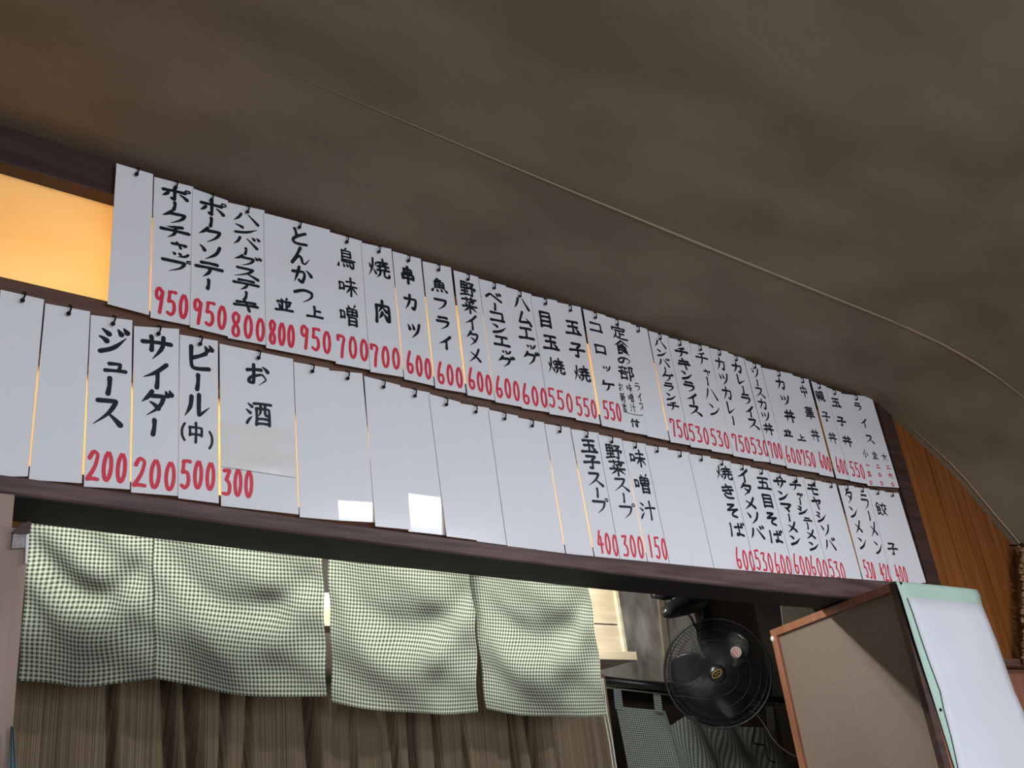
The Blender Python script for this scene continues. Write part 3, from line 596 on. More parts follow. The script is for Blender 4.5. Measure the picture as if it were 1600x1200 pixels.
lo = [
 (1,69,-22,43.5,34,'blank white menu strip leftmost in the lower row',[],[]),
 (71,141,45,128,106,'blank white menu strip just left of the ジュース strip',[],[]),
 (142,207,131,203,175,'white menu strip lettered ジュース over a red 200',[('ジュース',(176,533),(168,643),.050,{'pen':.0062})],[('200',(146,727),(190,731))]),
 (209.5,280,205,278,246,'white menu strip lettered サイダー over a red 200',[('サイダー',(245,543),(241,667),.052,{'pen':.0060})],[('200',(219,737),(266,744))]),
 (281,340.5,278.5,342,311,'white menu strip lettered ビール(中) over a red 500',[('ビール',(310,560),(309,634),.048,{'pen':.0060}),('中',(306,676),0,.032,{'h':.038,'pen':.0036}),('(',(285,674),0,.014,{'h':.034,'pen':.0034}),(')',(331,688),0,.014,{'h':.034,'pen':.0034})],[('500',(287,740),(329,745))]),
 (343,458,345.5,467,402,'wide white menu strip lettered お酒 over a red 300, mended with a pasted sheet',[('お',(402,586),0,.046,{'h':.048,'pen':.0052}),('酒',(404,646),0,.050,{'h':.050,'pen':.0048})],[('300',(354,753),(389,757))]),
 (459,513,468.5,529,486,'blank white menu strip directly right of the お酒 strip',[],[]),
 (513,566,529,586,541,'blank white strip with a bright reflection at its foot, second right of the お酒 strip',[],[]),
 (569,624,586.5,641,597,'blank white menu strip between the two strips with bright reflections',[],[]),
 (624,670,641,698,646,'blank white menu strip with a tall bright reflection, fourth right of the お酒 strip',[],[]),
 (670,718,698,745,695,'blank white menu strip fifth right of the お酒 strip',[],[]),
 (718,763,745,793,741,'blank white menu strip sixth right of the お酒 strip',[],[]),
 (763,808,793,838,786,'blank white menu strip third left of the narrow-gapped strip beside 玉子スープ',[],[]),
 (808,850,838,883.5,829,'blank white menu strip second left of the 玉子スープ strip',[],[]),
 (851,890.5,885.5,928,872,'blank white menu strip directly left of the 玉子スープ strip',[],[]),
 (892,934,930,970,914,'white menu strip lettered 玉子スープ over a red 400',[('玉子スープ',(920,697),(938,791),.044,{'pen':.0048})],[('400',(938,846),(962,852))]),
 (934,971,970,1012,953,'white menu strip lettered 野菜スープ over a red 300',[('野菜スープ',(959,706),(980,799),.044,{'pen':.0042})],[('300',(977,852),(1001,855))]),
 (972,1008,1013.5,1048,990,'white menu strip lettered 味噌汁 over a red 150',[('味噌汁',(996,716),(1012,797),.042,{'pen':.0038,'h':.050})],[('150',(1016,853),(1038,858))]),
 (1008,1042,1048,1083,1024,'blank white menu strip directly right of the 味噌汁 strip',[],[]),
 (1042,1076,1084,1118,1060,'blank white menu strip midway between the 味噌汁 and 焼きそば strips',[],[]),
 (1076,1108,1118,1151.5,1093,'blank white menu strip directly left of the 焼きそば strip',[],[]),
 (1108,1140,1152.5,1184,1125,'white menu strip lettered 焼きそば over a red 600',[('焼きそば',(1131,739),(1151,828),.042,{'pen':.0044,'h':.042})],[('600',(1154,872),(1175,877))]),
 (1140,1171,1184,1215,1157,'white menu strip lettered イタメソバ over a red 530',[('イタメソバ',(1161,743),(1183,832),.042,{'pen':.0052})],[('530',(1184,875),(1204,880))]),
 (1171,1200,1215,1244,1187,'white menu strip lettered 五目そば over a red 600',[('五目そば',(1193,755),(1212,839),.040,{'pen':.0046,'h':.040})],[('600',(1213,880),(1233,884))]),
 (1200,1228,1244,1272,1215,'white menu strip lettered サンマーメン over a red 600',[('サンマーメン',(1219,755),(1243,844),.038,{'pen':.0050})],[('600',(1244,881),(1263,885))]),
 (1228,1255,1272,1300,1241,'white menu strip lettered チャーシューメン over a red 600',[('チャーシューメン',(1243,759),(1272,853),.038,{'pen':.0046})],[('600',(1270,883),(1290,889))]),
 (1255,1281.5,1300.5,1326,1269,'white menu strip lettered モヤシソバ over a red 530',[('モヤシソバ',(1270,765),(1297,850),.037,{'pen':.0046})],[('530',(1299,888),(1319,893))]),
 (1282,1306,1326,1350,1296,'blank white menu strip between the モヤシソバ and タンメン strips',[],[]),
 (1310,1333,1352,1373,1321,'white menu strip lettered タンメン over a red 530',[('タンメン',(1327,776),(1348,848),.033,{'pen':.0046})],[('530',(1353,889),(1369,893))]),
 (1333,1357,1373,1397,1345,'white menu strip lettered ラーメン over a red 420',[('ラーメン',(1352,784),(1373,855),.033,{'pen':.0046})],[('420',(1378,894),(1392,896))]),
 (1357,1381,1397,1421,1369,'white menu strip lettered 餃子 over a red 400',[('餃',(1377,796),0,.040,{'h':.044,'pen':.0034}),('子',(1395,858),0,.038,{'h':.044,'pen':.0042})],[('400',(1402,896),(1416,898))]),
 (1381,1404,1421,1447,1392,'blank white menu strip at the right end of the lower row',[],[]),
]
def pasted(s, sub, y):
    q = [P(344.5, 700, y - .0012), P(463, 727, y - .0012), P(464.5, 748, y - .0012), P(345, 729, y - .0012)]
    q = [P(343.5, 660, y - .0010), P(461, 672, y - .0010), P(463.5, 747, y - .0010), P(344.5, 729, y - .0010)]
    bm = bmesh.new(); n = 24; r = []
    for i in range(n + 1):
        t = i / n
        a = q[0].lerp(q[1], t); b = q[3].lerp(q[2], t); rr = []
        for j in range(13):
            v = j / 12; p = a.lerp(b, v)
            p.y -= .0012 * v * v + .0018 * math.exp(-((v - .82) / .12) ** 2) * (.4 + .6 * math.sin(t * 3.1) ** 2); rr.append(bm.verts.new(p))
        r.append(rr)
    for i in range(n):
        for j in range(12): bm.faces.new((r[i][j], r[i][j + 1], r[i + 1][j + 1], r[i + 1][j]))
    o = sub('pasted_sheet', bm, M['laminate_old'])
    for p in o.data.polygons: p.use_smooth = True
    o.data.flip_normals()
for i, (a, b, c0, d, hx, lab, tx, pr) in enumerate(lo):
    if i + 1 < len(lo) and lo[i + 1][0] - b <= .5: b += 1.3
    if i + 1 < len(lo) and lo[i + 1][2] - d <= .6: d += 1.3
    o = .0012 if i % 2 else .0024
    db = {7: -4, 9: -1}.get(i, 0)
    s = strip([(a, tlo(a + .5)), (b, tlo(b - .5)), (d, blo(d) + db), (c0, blo(c0) + db)], o, lab, (hx, tlo(hx) + 11 - max(0, hx - 700) / 130), mid_rail, tx, pr, ph=.052 if a < 900 else .055, extra=pasted if i == 5 else None, curl={7: (.034, .075), 9: (.072, .075)}.get(i, 0))

# ================================================================ CLOTHS
def cloth(name, m, corners, yf, sag, n=(56, 48), parent=None, period=None, uvo=0.0):
    """corners: world TL, TR, BR, BL; yf(u,v) extra depth in metres; sag(u) drops the hem"""
    TL, TR, BR, BL = corners; bm = bmesh.new(); uvl = bm.loops.layers.uv.new('UVMap')
    W_ = (TR - TL).length; H_ = (TL - BL).length; g = []
    for i in range(n[0] + 1):
        u = i / n[0]; row = []
        for j in range(n[1] + 1):
            v = j / n[1]
            p = TL.lerp(TR, u).lerp(BL.lerp(BR, u), v)
            p.z -= sag(u) * v; p.y += yf(u, v)
            vv = bm.verts.new(p); row.append((vv, (u * W_ + uvo, (1 - v) * H_)))
        g.append(row)
    for i in range(n[0]):
        for j in range(n[1]):
            q = (g[i][j], g[i][j + 1], g[i + 1][j + 1], g[i + 1][j])
            f = bm.faces.new([a[0] for a in q])
            for l_, a in zip(f.loops, q): l_[uvl].uv = a[1]
    return link(name, bm, m, parent, smooth=True)
NY = 1.080
def NP(px, py): return P(px, py, NY)
def topz(v): v = v.copy(); v.z = .372 * U + CZ; return v
rod_y = NY * U
def drape(seed, amp=.010, dips=1.0):
    rnd = random.Random(seed); ph = [rnd.uniform(0, 6.28) for _ in range(8)]
    def f(u, v):
        s = math.sin(math.pi * u)
        y = amp * (0.25 + v) * (math.sin(u * 7.5 + ph[0] + v * 1.2) * .6 + math.sin(u * 13 + ph[1] - v * 2.0) * .25)
        # swags hanging between the two nailed top corners
        y += -.021 * dips * math.exp(-((v - (.22 + .30 * s)) / .11) ** 2) * s
        y += .015 * dips * math.exp(-((v - (.42 + .34 * s)) / .12) ** 2) * s
        y += .0035 * math.sin(u * 31 + v * 9 + ph[2]) * v * (1 - v) + .0025 * math.sin((u * 5 - v * 9) * 2.1 + ph[3])
        return y
    return f
def noren(label, panels, loc_px, seed):
    e = empty('noren_curtain', topz(NP(*loc_px))); tag(e, label, 'curtain', 'gingham half-curtains under the beam')
    bpy.context.view_layer.update()
    for k, (tl_, tr_, br_, bl_, sg) in enumerate(panels):
        TL, TR = topz(NP(*tl_)), topz(NP(*tr_))
        # carry the sides straight up from the visible edge to the rod
        c = cloth('cloth_panel', M['gingham'], (TL, TR, NP(*br_), NP(*bl_)), drape(seed + k), sg, parent=e, uvo=k * .31)
    return e
noren('green gingham half-curtain hanging at the left, beside the beige pillar', [
   ((47, 812), (238, 838), (240, 1061), (28, 1064), lambda u: .008 * math.sin(math.pi * u)),
   ((236, 838), (503, 874), (508, 1089), (240, 1060), lambda u: .010 * math.sin(math.pi * u) )], (250, 838), 11)
noren('green gingham half-curtain hanging right of centre, beside the wooden box and fan', [
   ((512, 876), (746, 903), (748, 1112), (520, 1096), lambda u: .012 * math.sin(math.pi * u)),
   ((731, 902), (920, 922), (948, 1118), (757, 1108), lambda u: .008 * math.sin(math.pi * u))], (735, 902), 23)
bm = tube(bmesh.new(), [w(.12, 1.080, .366), w(1.99, 1.080, .366)], .006, 10)
tag(link('curtain_rod', bm, M['wood_pale'], smooth=True), 'slim pale rod carrying the gingham half-curtains behind the beam', 'rod')

# brown striped curtain behind them
CY = 1.17
bm = bmesh.new(); uvl = bm.loops.layers.uv.new('UVMap')
xl = P(-60, 1100, CY).x; xr = P(944, 1080, CY).x; n = 260; mrows = 46
dip_tab = [(360, 1020), (380, 1076), (410, 1098), (440, 1105), (480, 1096), (510, 1078), (530, 1066), (550, 1050)]
zA, zB = P(380, 1076, CY).z, P(545, 1055, CY).z
ztop_tab = [(-60, 1.93), (40, 1.915), (95, 1.885), (140, 1.88), (190, 1.905), (240, 1.935), (290, 1.90), (330, 1.84), (355, 1.74), (380, zA), (545, zB), (565, 1.74), (600, 1.80), (680, 1.815), (740, 1.86), (800, 1.83), (850, 1.78), (900, 1.70), (925, 1.66), (944, 1.62)]
g = []
folds = [(95, 9), (165, 13), (190, 8), (262, 10), (300, 9), (366, 12), (440, 7), (498, 8), (540, 12), (596, 9), (640, 8), (735, 7), (755, 10), (800, 9)]
for i in range(n + 1):
    u = i / n; px = -60 + 1004 * u; x = xl + (xr - xl) * u
    zt = interp(ztop_tab, px) if px < 380 or px > 545 else P(px, interp(dip_tab, px), CY).z; row = []
    for j in range(mrows + 1):
        v = j / mrows; z = zt + (0.35 - zt) * v ** 1.3
        dv = (zt - z)
        d = .010 * math.sin(px * .045 + dv * 1.5) + .006 * math.sin(px * .11 - dv * 4) + .0015 * math.sin(px * .5)
        for fx, wd in folds:
            t = (px - fx - dv * 40 * math.sin(fx)) / (wd * .75)
            d += .060 * math.exp(-t * t * 2.2) * min(1, .15 + dv * 7)
        row.append((bm.verts.new((x, CY * U + d, z)), (u * 1.35, dv)))
    g.append(row)
for i in range(n):
    for j in range(mrows):
        q = (g[i][j], g[i][j + 1], g[i + 1][j + 1], g[i + 1][j]); f = bm.faces.new([a[0] for a in q])
        for l_, a in zip(f.loops, q): l_[uvl].uv = a[1]
cur = link('drape_curtain', bm, M['curtain'], smooth=True)
tag(cur, 'long brown striped curtain gathered in folds below the gingham half-curtains', 'curtain')
bm = bmesh.new()
for dx in (0, 5):
    tube(bm, [P(940 + dx * .4, 1060, CY - .02), P(944 + dx, 1118, CY - .02), P(952 + dx, 1160, CY - .02), P(960 + dx, 1215, CY - .02), P(968 + dx, 1300, CY - .02)], .0018, 6)
tag(link('hanging_cord', bm, M['white_cord']), 'doubled thin tan cord hanging at the right edge of the brown curtain', 'cord')

# ================================================================ KITCHEN
# wooden box on the wall
BY = 1.50
a = P(505, 930, BY); b0 = P(966, 1022, BY); t0 = P(966, 935, BY)
bx = empty('wooden_box', (1.6, BY * U, P(966, 1027, BY).z)); tag(bx, 'pale wooden wall box with two drawer fronts, left of the fan', 'cabinet')
bpy.context.view_layer.update()
zb = P(966, 1020, BY).z; zt = zb + .235; xr = P(966, 980, BY).x; xl = P(640, 980, BY).x
zm = P(940, 975, BY).z
def bxp(name, x0, x1, y0, y1, z0, z1, r=.0015, m='wood_pale'): return boxo(name, (x0, y0, z0), (x1, y1, z1), M[m], bx, r)
bxp('back_panel', xl, xr, BY * U + .20, BY * U + .21, zb, zt)
bxp('top_panel', xl, xr, BY * U, BY * U + .21, zt, zt + .012)
bxp('bottom_board', xl - .02, xr + .042, BY * U - .022, BY * U + .215, zb - .026, zb)
bxp('side_panel', xr, xr + .014, BY * U - .012, BY * U + .21, zb, zt + .012)
bxp('drawer_front', xl, xr - .001, BY * U, BY * U + .014, zb + .001, zm - .002)
bxp('drawer_front', xl, xr - .001, BY * U, BY * U + .014, zm + .002, zt - .001)
# second narrow shelf seen between the half-curtains
sh = boxo('wooden_shelf', tuple(P(455, 976, 1.75)), tuple(P(548, 928, 1.75) + Vector((0, .09, 0))), M['wood_pale'], None, .002)
tag(sh, 'short pale wooden shelf board glimpsed through the gap between half-curtains', 'shelf')
p_ = P(480, 940, 1.75)
for dx in (-.05, .01): link('hanging_rod', tube(bmesh.new(), [(p_.x + dx, p_.y + .05, p_.z), (p_.x + dx, p_.y + .05, 2.70)], .005, 8), M['black_metal'], sh)
# grey weathered boards with a pale batten
gw = empty('weathered_wall_boards', P(1020, 1050, 1.9)); tag(gw, kind='structure'); gw.name = 'trim_7'
bpy.context.view_layer.update()
WY = 1.88
def quadboard(name, q, y, th, m, parent=None, r=.001):
    f = [P(p[0], p[1], y) for p in q]; bm = hexa(bmesh.new(), [f[3], f[2], f[1], f[0]], [p + Vector((0, th, 0)) for p in (f[3], f[2], f[1], f[0])])
    if r: bevel(bm, r, 1)
    return link(name, bm, m, parent)
quadboard('board', [(900, 860), (1024, 880), (1046, 1066), (922, 1058)], WY, .15, M['board_grey'], gw)
quadboard('batten', [(1023, 880), (1032, 880), (1053, 1066), (1043, 1066)], WY - .006, .16, M['wood_pale'], gw)
quadboard('board', [(1031, 880), (1085, 890), (1108, 1072), (1052, 1066)], WY, .15, M['board_grey'], gw)
# black pole
pa, pb = P(938, 1061, 1.70), P(1300, 1103, 1.70)
e = empty('curtain_pole', (pa + pb) / 2); tag(e, 'black curtain pole running behind the fan over the small gingham curtain', 'pole')
bpy.context.view_layer.update()
link('pole', tube(bmesh.new(), [pa, pb], .012, 14), M['black_plastic'], e, smooth=True)
link('end_cap', tube(bmesh.new(), [pa - Vector((.012, 0, 0)), pa + Vector((.008, 0, 0))], .017, 14), M['steel'], e, smooth=True)
# little gingham curtain with tabs
RY = 1.72
def ry(px): return 1074 + (px - 945) * .117
e2 = empty('noren_curtain', P(1090, 1095, RY)); tag(e2, 'small grey-green gingham curtain with tabs, hanging behind the fan', 'curtain')
bpy.context.view_layer.update()
link('hanging_string', tube(bmesh.new(), [P(925, ry(925), RY), P(1300, ry(1300), RY)], .002, 6), M['white_cord'], e2)
for px in (958, 1020, 1196):
    y0 = ry(px) - 1; y1 = {958: 1108, 1020: 1112, 1196: 1142}[px]
    cloth('tab', M['gingham2'], (P(px, y0, RY - .004), P(px + 12, y0 + 1.5, RY - .004), P(px + 16, y1 + 2, RY - .004), P(px + 3, y1, RY - .004)), lambda u, v: 0, lambda u: 0, (2, 4), e2)
pr2 = [(961, 1104), (1010, 1108), (1041, 1110), (1050, 1134), (1070, 1118), (1085, 1122), (1110, 1136), (1160, 1134), (1200, 1140), (1214, 1142)]
bm = bmesh.new(); uvl = bm.loops.layers.uv.new('UVMap'); g = []
for i in range(141):
    u = i / 140; px = 961 + 253 * u; top = P(px, interp(pr2, px), RY); bot = P(px + 45 + 10 * u, 1330, RY); row = []
    for j in range(31):
        v = j / 30; p = top.lerp(bot, v)
        k = min(1, max(0, (px - 1035) / 60)) * (1 - .2 * v)
        p.y += .022 * k * math.sin(px * .11 - v * 5) + .004 * math.sin(px * .05 + v * 3)
        p.x += .010 * k * math.sin(px * .11 - v * 5 + 1.2)
        row.append((bm.verts.new(p), (u * .62 + .012 * k * math.sin(px * .11 - v * 5), (1 - v) * .5 + .25 * max(0, u - .3) * (1 - v))))
    g.append(row)
for i in range(140):
    for j in range(30):
        q = (g[i][j], g[i][j + 1], g[i + 1][j + 1], g[i + 1][j]); f = bm.faces.new([a[0] for a in q])
        for l_, a in zip(f.loops, q): l_[uvl].uv = a[1]
link('cloth_panel', bm, M['gingham2'], e2, smooth=True)

# ---------------------------------------------------------------- fan
FY = 1.50
Cc = P(1121, 1051.5, FY); RF = 82 / 1576 * ((Cc - Vector((0, 0, CZ))).dot(R @ Vector((0, 0, -1))))
face = (Vector((0, 0, CZ)) - Cc).normalized()
face = (face + Vector((-.06, 0, -.05))).normalized()
Qm = face.to_track_quat('Z', 'Y').to_matrix().to_4x4(); Qm.translation = Cc
fan = empty('wall_fan', Cc); tag(fan, 'black round wall fan with wire guard, hanging under the beam', 'fan')
bpy.context.view_layer.update()
def fl(name, bm, m, smooth=True, parent=None):
    bm.transform(Qm); o = link(name, bm, m, None, smooth); p = parent or fan
    o.parent = p
    if p is fan: o.matrix_parent_inverse = Matrix.Translation(-Cc)
    return o
def circ(r, z, n=64): return [(r * math.cos(2 * math.pi * k / n), r * math.sin(2 * math.pi * k / n), z) for k in range(n)]
fl('guard_ring', tube(bmesh.new(), circ(RF, 0, 96), .0042, 8, True), M['black_metal'])
def guard(sign, depth, count, swirl):
    bm = bmesh.new()
    for k in range(count):
        a0 = 2 * math.pi * k / count; pts = []
        for s in range(9):
            t = s / 8; r = RF * (1 - t) + .026 * t; a = a0 + swirl * t
            z = sign * depth * (1 - (r / RF) ** 2.6) ** .8 if r < RF else 0
            pts.append((r * math.cos(a), r * math.sin(a), z))
        tube(bm, pts, .0010, 4, caps=False)
    for r in (.40, .62, .80, .92):
        tube(bm, circ(RF * r, sign * depth * (1 - r ** 2.6) ** .8, 48), .0011, 4, True)
    return bm
o = fl('front_guard', guard(1, .050, 120, .75), M['black_metal']); o['kind'] = 'stuff'
o = fl('rear_guard', guard(-1, .070, 84, -.2), M['black_metal']); o['kind'] = 'stuff'
def lathe(bm, prof, n=32, ax=0):
    rings = []
    for r, z in prof: rings.append([bm.verts.new((r * math.cos(2 * math.pi * k / n), r * math.sin(2 * math.pi * k / n), z)) for k in range(n)])
    for A, B in zip(rings, rings[1:]):
        for k in range(n): bm.faces.new((A[k], A[(k + 1) % n], B[(k + 1) % n], B[k]))
    bm.faces.new(rings[0][::-1]); bm.faces.new(rings[-1]); bmesh.ops.recalc_face_normals(bm, faces=bm.faces); return bm
hubc = fl('badge', lathe(bmesh.new(), [(.030, .046), (.031, .050), (.028, .054), (.012, .0565), (.002, .057)]), M['black_plastic'])
b2 = bmesh.new()
tube(b2, [(.019 * math.cos(a) * 1.0, .010 * math.sin(a), .0568) for a in [2 * math.pi * k / 24 for k in range(24)]], .0012, 5, True)
tube(b2, [(-.009, -.004, .0572), (-.006, .005, .0572), (-.001, -.004, .0572), (.004, .005, .0572), (.009, -.004, .0572)], .0010, 5)
b2.transform(Matrix.Rotation(.5, 4, 'Z'))
fl('badge_emblem', b2, M['gold'])
fl('spinner_cap', lathe(bmesh.new(), [(.034, -.020), (.034, .012), (.028, .022), (.012, .028), (.002, .029)]), M['black_plastic'])
for k in range(3):
    bm = bmesh.new(); nr, na = 10, 8; g = []
    for i in range(nr + 1):
        t = i / nr; r = .030 + (RF * .88 - .030) * t; wd = .35 + .62 * math.sin(math.pi * min(1, .18 + t * .80)); row = []
        for j in range(na + 1):
            s = j / na - .5; a = 2 * math.pi * k / 3 + .5 + s * wd * 1.15 + .35 * t
            row.append(bm.verts.new((r * math.cos(a), r * math.sin(a), -.004 - s * .040 * (1 - .3 * t) + .006 * math.cos(s * 3))))
        g.append(row)
    for i in range(nr):
        for j in range(na): bm.faces.new((g[i][j], g[i + 1][j], g[i + 1][j + 1], g[i][j + 1]))
    o = fl('blade', bm, M['black_plastic']); o.modifiers.new('t', 'SOLIDIFY').thickness = .0016
fl('motor_housing', lathe(bmesh.new(), [(.010, -.170), (.045, -.165), (.060, -.140), (.062, -.085), (.050, -.070), (.012, -.068), (.008, -.020)]), M['black_plastic'])
# round sticker on the guard
ds = P(1150.5, 1017, FY); loc = Qm.inverted() @ ds; rr = math.hypot(loc.x, loc.y)
zz = .050 * (1 - (rr / RF) ** 2.6) ** .8 + .0014
bm = bmesh.new(); bmesh.ops.create_circle(bm, cap_ends=True, segments=28, radius=.0185, matrix=Matrix.Translation((loc.x, loc.y, zz))); 
r_ = bmesh.ops.extrude_face_region(bm, geom=list(bm.faces)); bmesh.ops.translate(bm, vec=(0, 0, .0008), verts=[v for v in r_['geom'] if isinstance(v, bmesh.types.BMVert)])
bmesh.ops.recalc_face_normals(bm, faces=bm.faces)
st = fl('sticker', bm, M['sticker'], False); st['label'] = 'small round white and red sticker'
bm = bmesh.new()
tube(bm, [(loc.x + .0135 * math.cos(2 * math.pi * k / 24), loc.y + .0135 * math.sin(2 * math.pi * k / 24), zz + .0012) for k in range(24)], .0011, 4, True)
for q in ((-.008, .005, .008, .007), (-.010, .000, .009, .000), (-.008, -.005, .006, -.006), (-.003, .009, .004, -.009)):
    tube(bm, [(loc.x + q[0], loc.y + q[1], zz + .0012), (loc.x + q[2], loc.y + q[3], zz + .0012)], .0010, 4)
fl('sticker_print', bm, M['red'], True, st)
# arm, joint and switch housing carried by a bracket on the beam's back
def fw(name, bm, m, smooth=True):
    o = link(name, bm, m, None, smooth); o.parent = fan; o.matrix_parent_inverse = Matrix.Translation(-Cc); return o
mot = Qm @ Vector((0, 0, -.11))
A0 = P(1092, 930, 1.53); A1 = P(1094, 985, 1.56)
fw('arm', tube(bmesh.new(), smoothpts([A0, A1, P(1100, 1010, 1.60), mot], 6), .015, 12), M['black_plastic'])
q = [P(1083, 943, 1.50), P(1098, 945, 1.50), P(1101, 972, 1.50), P(1088, 973, 1.50)]
bm = hexa(bmesh.new(), [q[3], q[2], q[1], q[0]], [p + Vector((0, .004, 0)) for p in (q[3], q[2], q[1], q[0])]); fw('steel_bracket', bm, M['steel'], False)
bm = bmesh.new(); bmesh.ops.create_uvsphere(bm, u_segments=10, v_segments=6, radius=.004, matrix=Matrix.Translation(P(1093, 960, 1.498))); fw('screw', bm, M['hook'])
B0, B1 = P(1093, 936, 1.52), P(1040, 957, 1.36)
d = (B1 - B0); bm = tube(bmesh.new(), [B0, B0 + d * .1, B0 + d * .55, B0 + d * .85, B0 + d * .96, B1], [.030, .038, .033, .025, .020, .006], 18)
fw('switch_housing', bm, M['black_plastic'])
bm = tube(bmesh.new(), [P(1020, 930, 1.42), P(1036, 930, 1.42), P(1048, 932, 1.42)], [.010, .016, .010], 14); fw('knob', bm, M['black_plastic'])
bm = tube(bmesh.new(), [P(1036, 931, 1.42), P(1060, 930, 1.46), P(1092, 932, 1.52)], .007, 10); fw('knob_shaft', bm, M['black_plastic'])
bm = tube(bmesh.new(), [P(1098, 948, 1.52), P(1092, 915, 1.52), P(1085, 850, 1.52), P(1072, 740, 1.52), P(1072, 560, 1.52)], .016, 10); fw('ceiling_stem', bm, M['black_metal'])
fw('power_cord', tube(bmesh.new(), smoothpts([P(1049, 938, 1.40), P(1050, 948, 1.38), P(1065, 955, 1.42), P(1078, 963, 1.48), P(1084, 974, 1.5), P(1092, 990, 1.58)], 6), .0035, 6), M['black_plastic'])
fw('pull_cord', tube(bmesh.new(), smoothpts([P(1160, 1125, 1.55), P(1178, 1133, 1.55), P(1177, 1160, 1.55), P(1196, 1166, 1.55), P(1199, 1185, 1.55), P(1212, 1192, 1.55)], 6), .0030, 6), M['black_plastic'])
bm = tube(bmesh.new(), smoothpts([P(1150, 1100, 1.60), P(1180, 1115, 1.60), P(1196, 1135, 1.60), P(1208, 1155, 1.60), P(1226, 1172, 1.60), P(1250, 1184, 1.60), P(1290, 1190, 1.60)], 6), .0024, 6)
tag(link('white_cable', bm, M['white_cord'], smooth=True), 'thin off-white cable looping down right of the fan', 'cable')

# fluorescent fixture in the kitchen (hidden from this seat by the menu wall)
fx = empty('fluorescent_lamp', (1.20, 1.93, 2.20)); tag(fx, 'kitchen fluorescent ceiling lamp behind the menu wall', 'lamp')
bpy.context.view_layer.update()
boxo('lamp_housing', (.15, 1.925, 2.20), (2.25, 1.975, 2.26), M['enamel'], fx, .004)
link('tube', tube(bmesh.new(), [(.20, 1.93, 2.178), (2.20, 1.93, 2.178)], .013, 12), M['glass_white'], fx, smooth=True)
for hx in (.5, 1.9): link('hanging_rod', tube(bmesh.new(), [(hx, 1.95, 2.25), (hx, 1.95, 2.70)], .005, 8), M['black_metal'], fx)
# room lamp above the guests
rl = empty('ceiling_lamp', (2.33, -.45, 2.42)); tag(rl, 'long fluorescent room lamp under the ceiling above the guests', 'lamp')
bpy.context.view_layer.update()
boxo('lamp_housing', (1.85, -.62, 2.40), (2.81, -.28, 2.475), M['enamel'], rl, .004)
boxo('light_baffle', (2.81, -.64, 2.24), (2.822, -.26, 2.475), M['enamel'], rl, .002)  # added unseen end plate, blocks the lamp's light from the cove
for dy in (-.54, -.36): link('tube', tube(bmesh.new(), [(1.88, dy, 2.385), (2.78, dy, 2.385)], .013, 12), M['room_tube'], rl, smooth=True)

# ================================================================ TALL CABINET AT THE RIGHT
kz = 1.255; ztop = PZ(1205, 985, 0.2564377 * kz).z
far = P(1205, 985, .98 * kz); near = PZ(1400, 908, (far.z - CZ) / U); fr = PZ(1527, 921, (far.z - CZ) / U)
dirv = (near - far); dirv.z = 0; Lc = dirv.length; dirv.normalize()     # along the side, towards the room
fdir = Vector((1, 0, 0)); 
nrm = Vector((dirv.y, -dirv.x, 0)); 
if nrm.x > 0: nrm = -nrm
cab = empty('tall_cabinet', (far + fr) / 2 - Vector((0, 0, far.z))); cab.location.z = 0
tag(cab, 'tall cabinet with a red-brown framed hardboard side, standing at the right', 'cabinet')
bpy.context.view_layer.update()
width = (fr.x - near.x)
def cb(name, s0, s1, z0, z1, o0, o1, m, r=.001):
    """piece on the side: s along the side from the far edge, o outward offset"""
    pts = []
    for (s, o_) in ((s0, o1), (s1, o1), (s1, o0), (s0, o0)):
        p = far + dirv * s + nrm * o_; pts.append(Vector((p.x, p.y, 0)))
    bm = hexa(bmesh.new(), [Vector((p.x, p.y, z0)) for p in pts], [Vector((p.x, p.y, z1)) for p in pts]); bevel(bm, r, 1)
    return link(name, bm, m, cab)
cb('side_panel', .01, Lc - .01, .05, ztop - .01, -.010, -.004, M['hardboard'])
cb('stile', 0, .027, 0, ztop, -.012, .006, M['wood_red'])
o = cb('stile', Lc - .022, Lc, 0, ztop, -.012, .006, M['wood_dark']); o['label'] = 'dark brown stile'
cb('top_rail', .027, Lc - .022, ztop - .022, ztop, -.012, .006, M['wood_red'])
cb('bottom_rail', .027, Lc - .022, 0, .08, -.012, .006, M['wood_red'])
# the carcass behind the side
bm = bmesh.new()
A = far - nrm * .012; B = near - nrm * .012; Cn = B + fdir * (width - .012); Dn = A + fdir * (width - .012)
pts = [Vector((p.x, p.y, 0)) for p in (A, B, Cn, Dn)]
hexa(bm, [Vector((p.x, p.y, .0)) for p in pts], [Vector((p.x, p.y, ztop - .002)) for p in pts]); bmesh.ops.recalc_face_normals(bm, faces=bm.faces)
link('carcass', bm, M['wood_red'], cab)
knob = bmesh.new(); bmesh.ops.create_uvsphere(knob, u_segments=12, v_segments=8, radius=.010, matrix=Matrix.Translation(P(1209, 998, .98 * kz - .003)))
o = link('white_knob', knob, M['enamel'], cab, smooth=True)
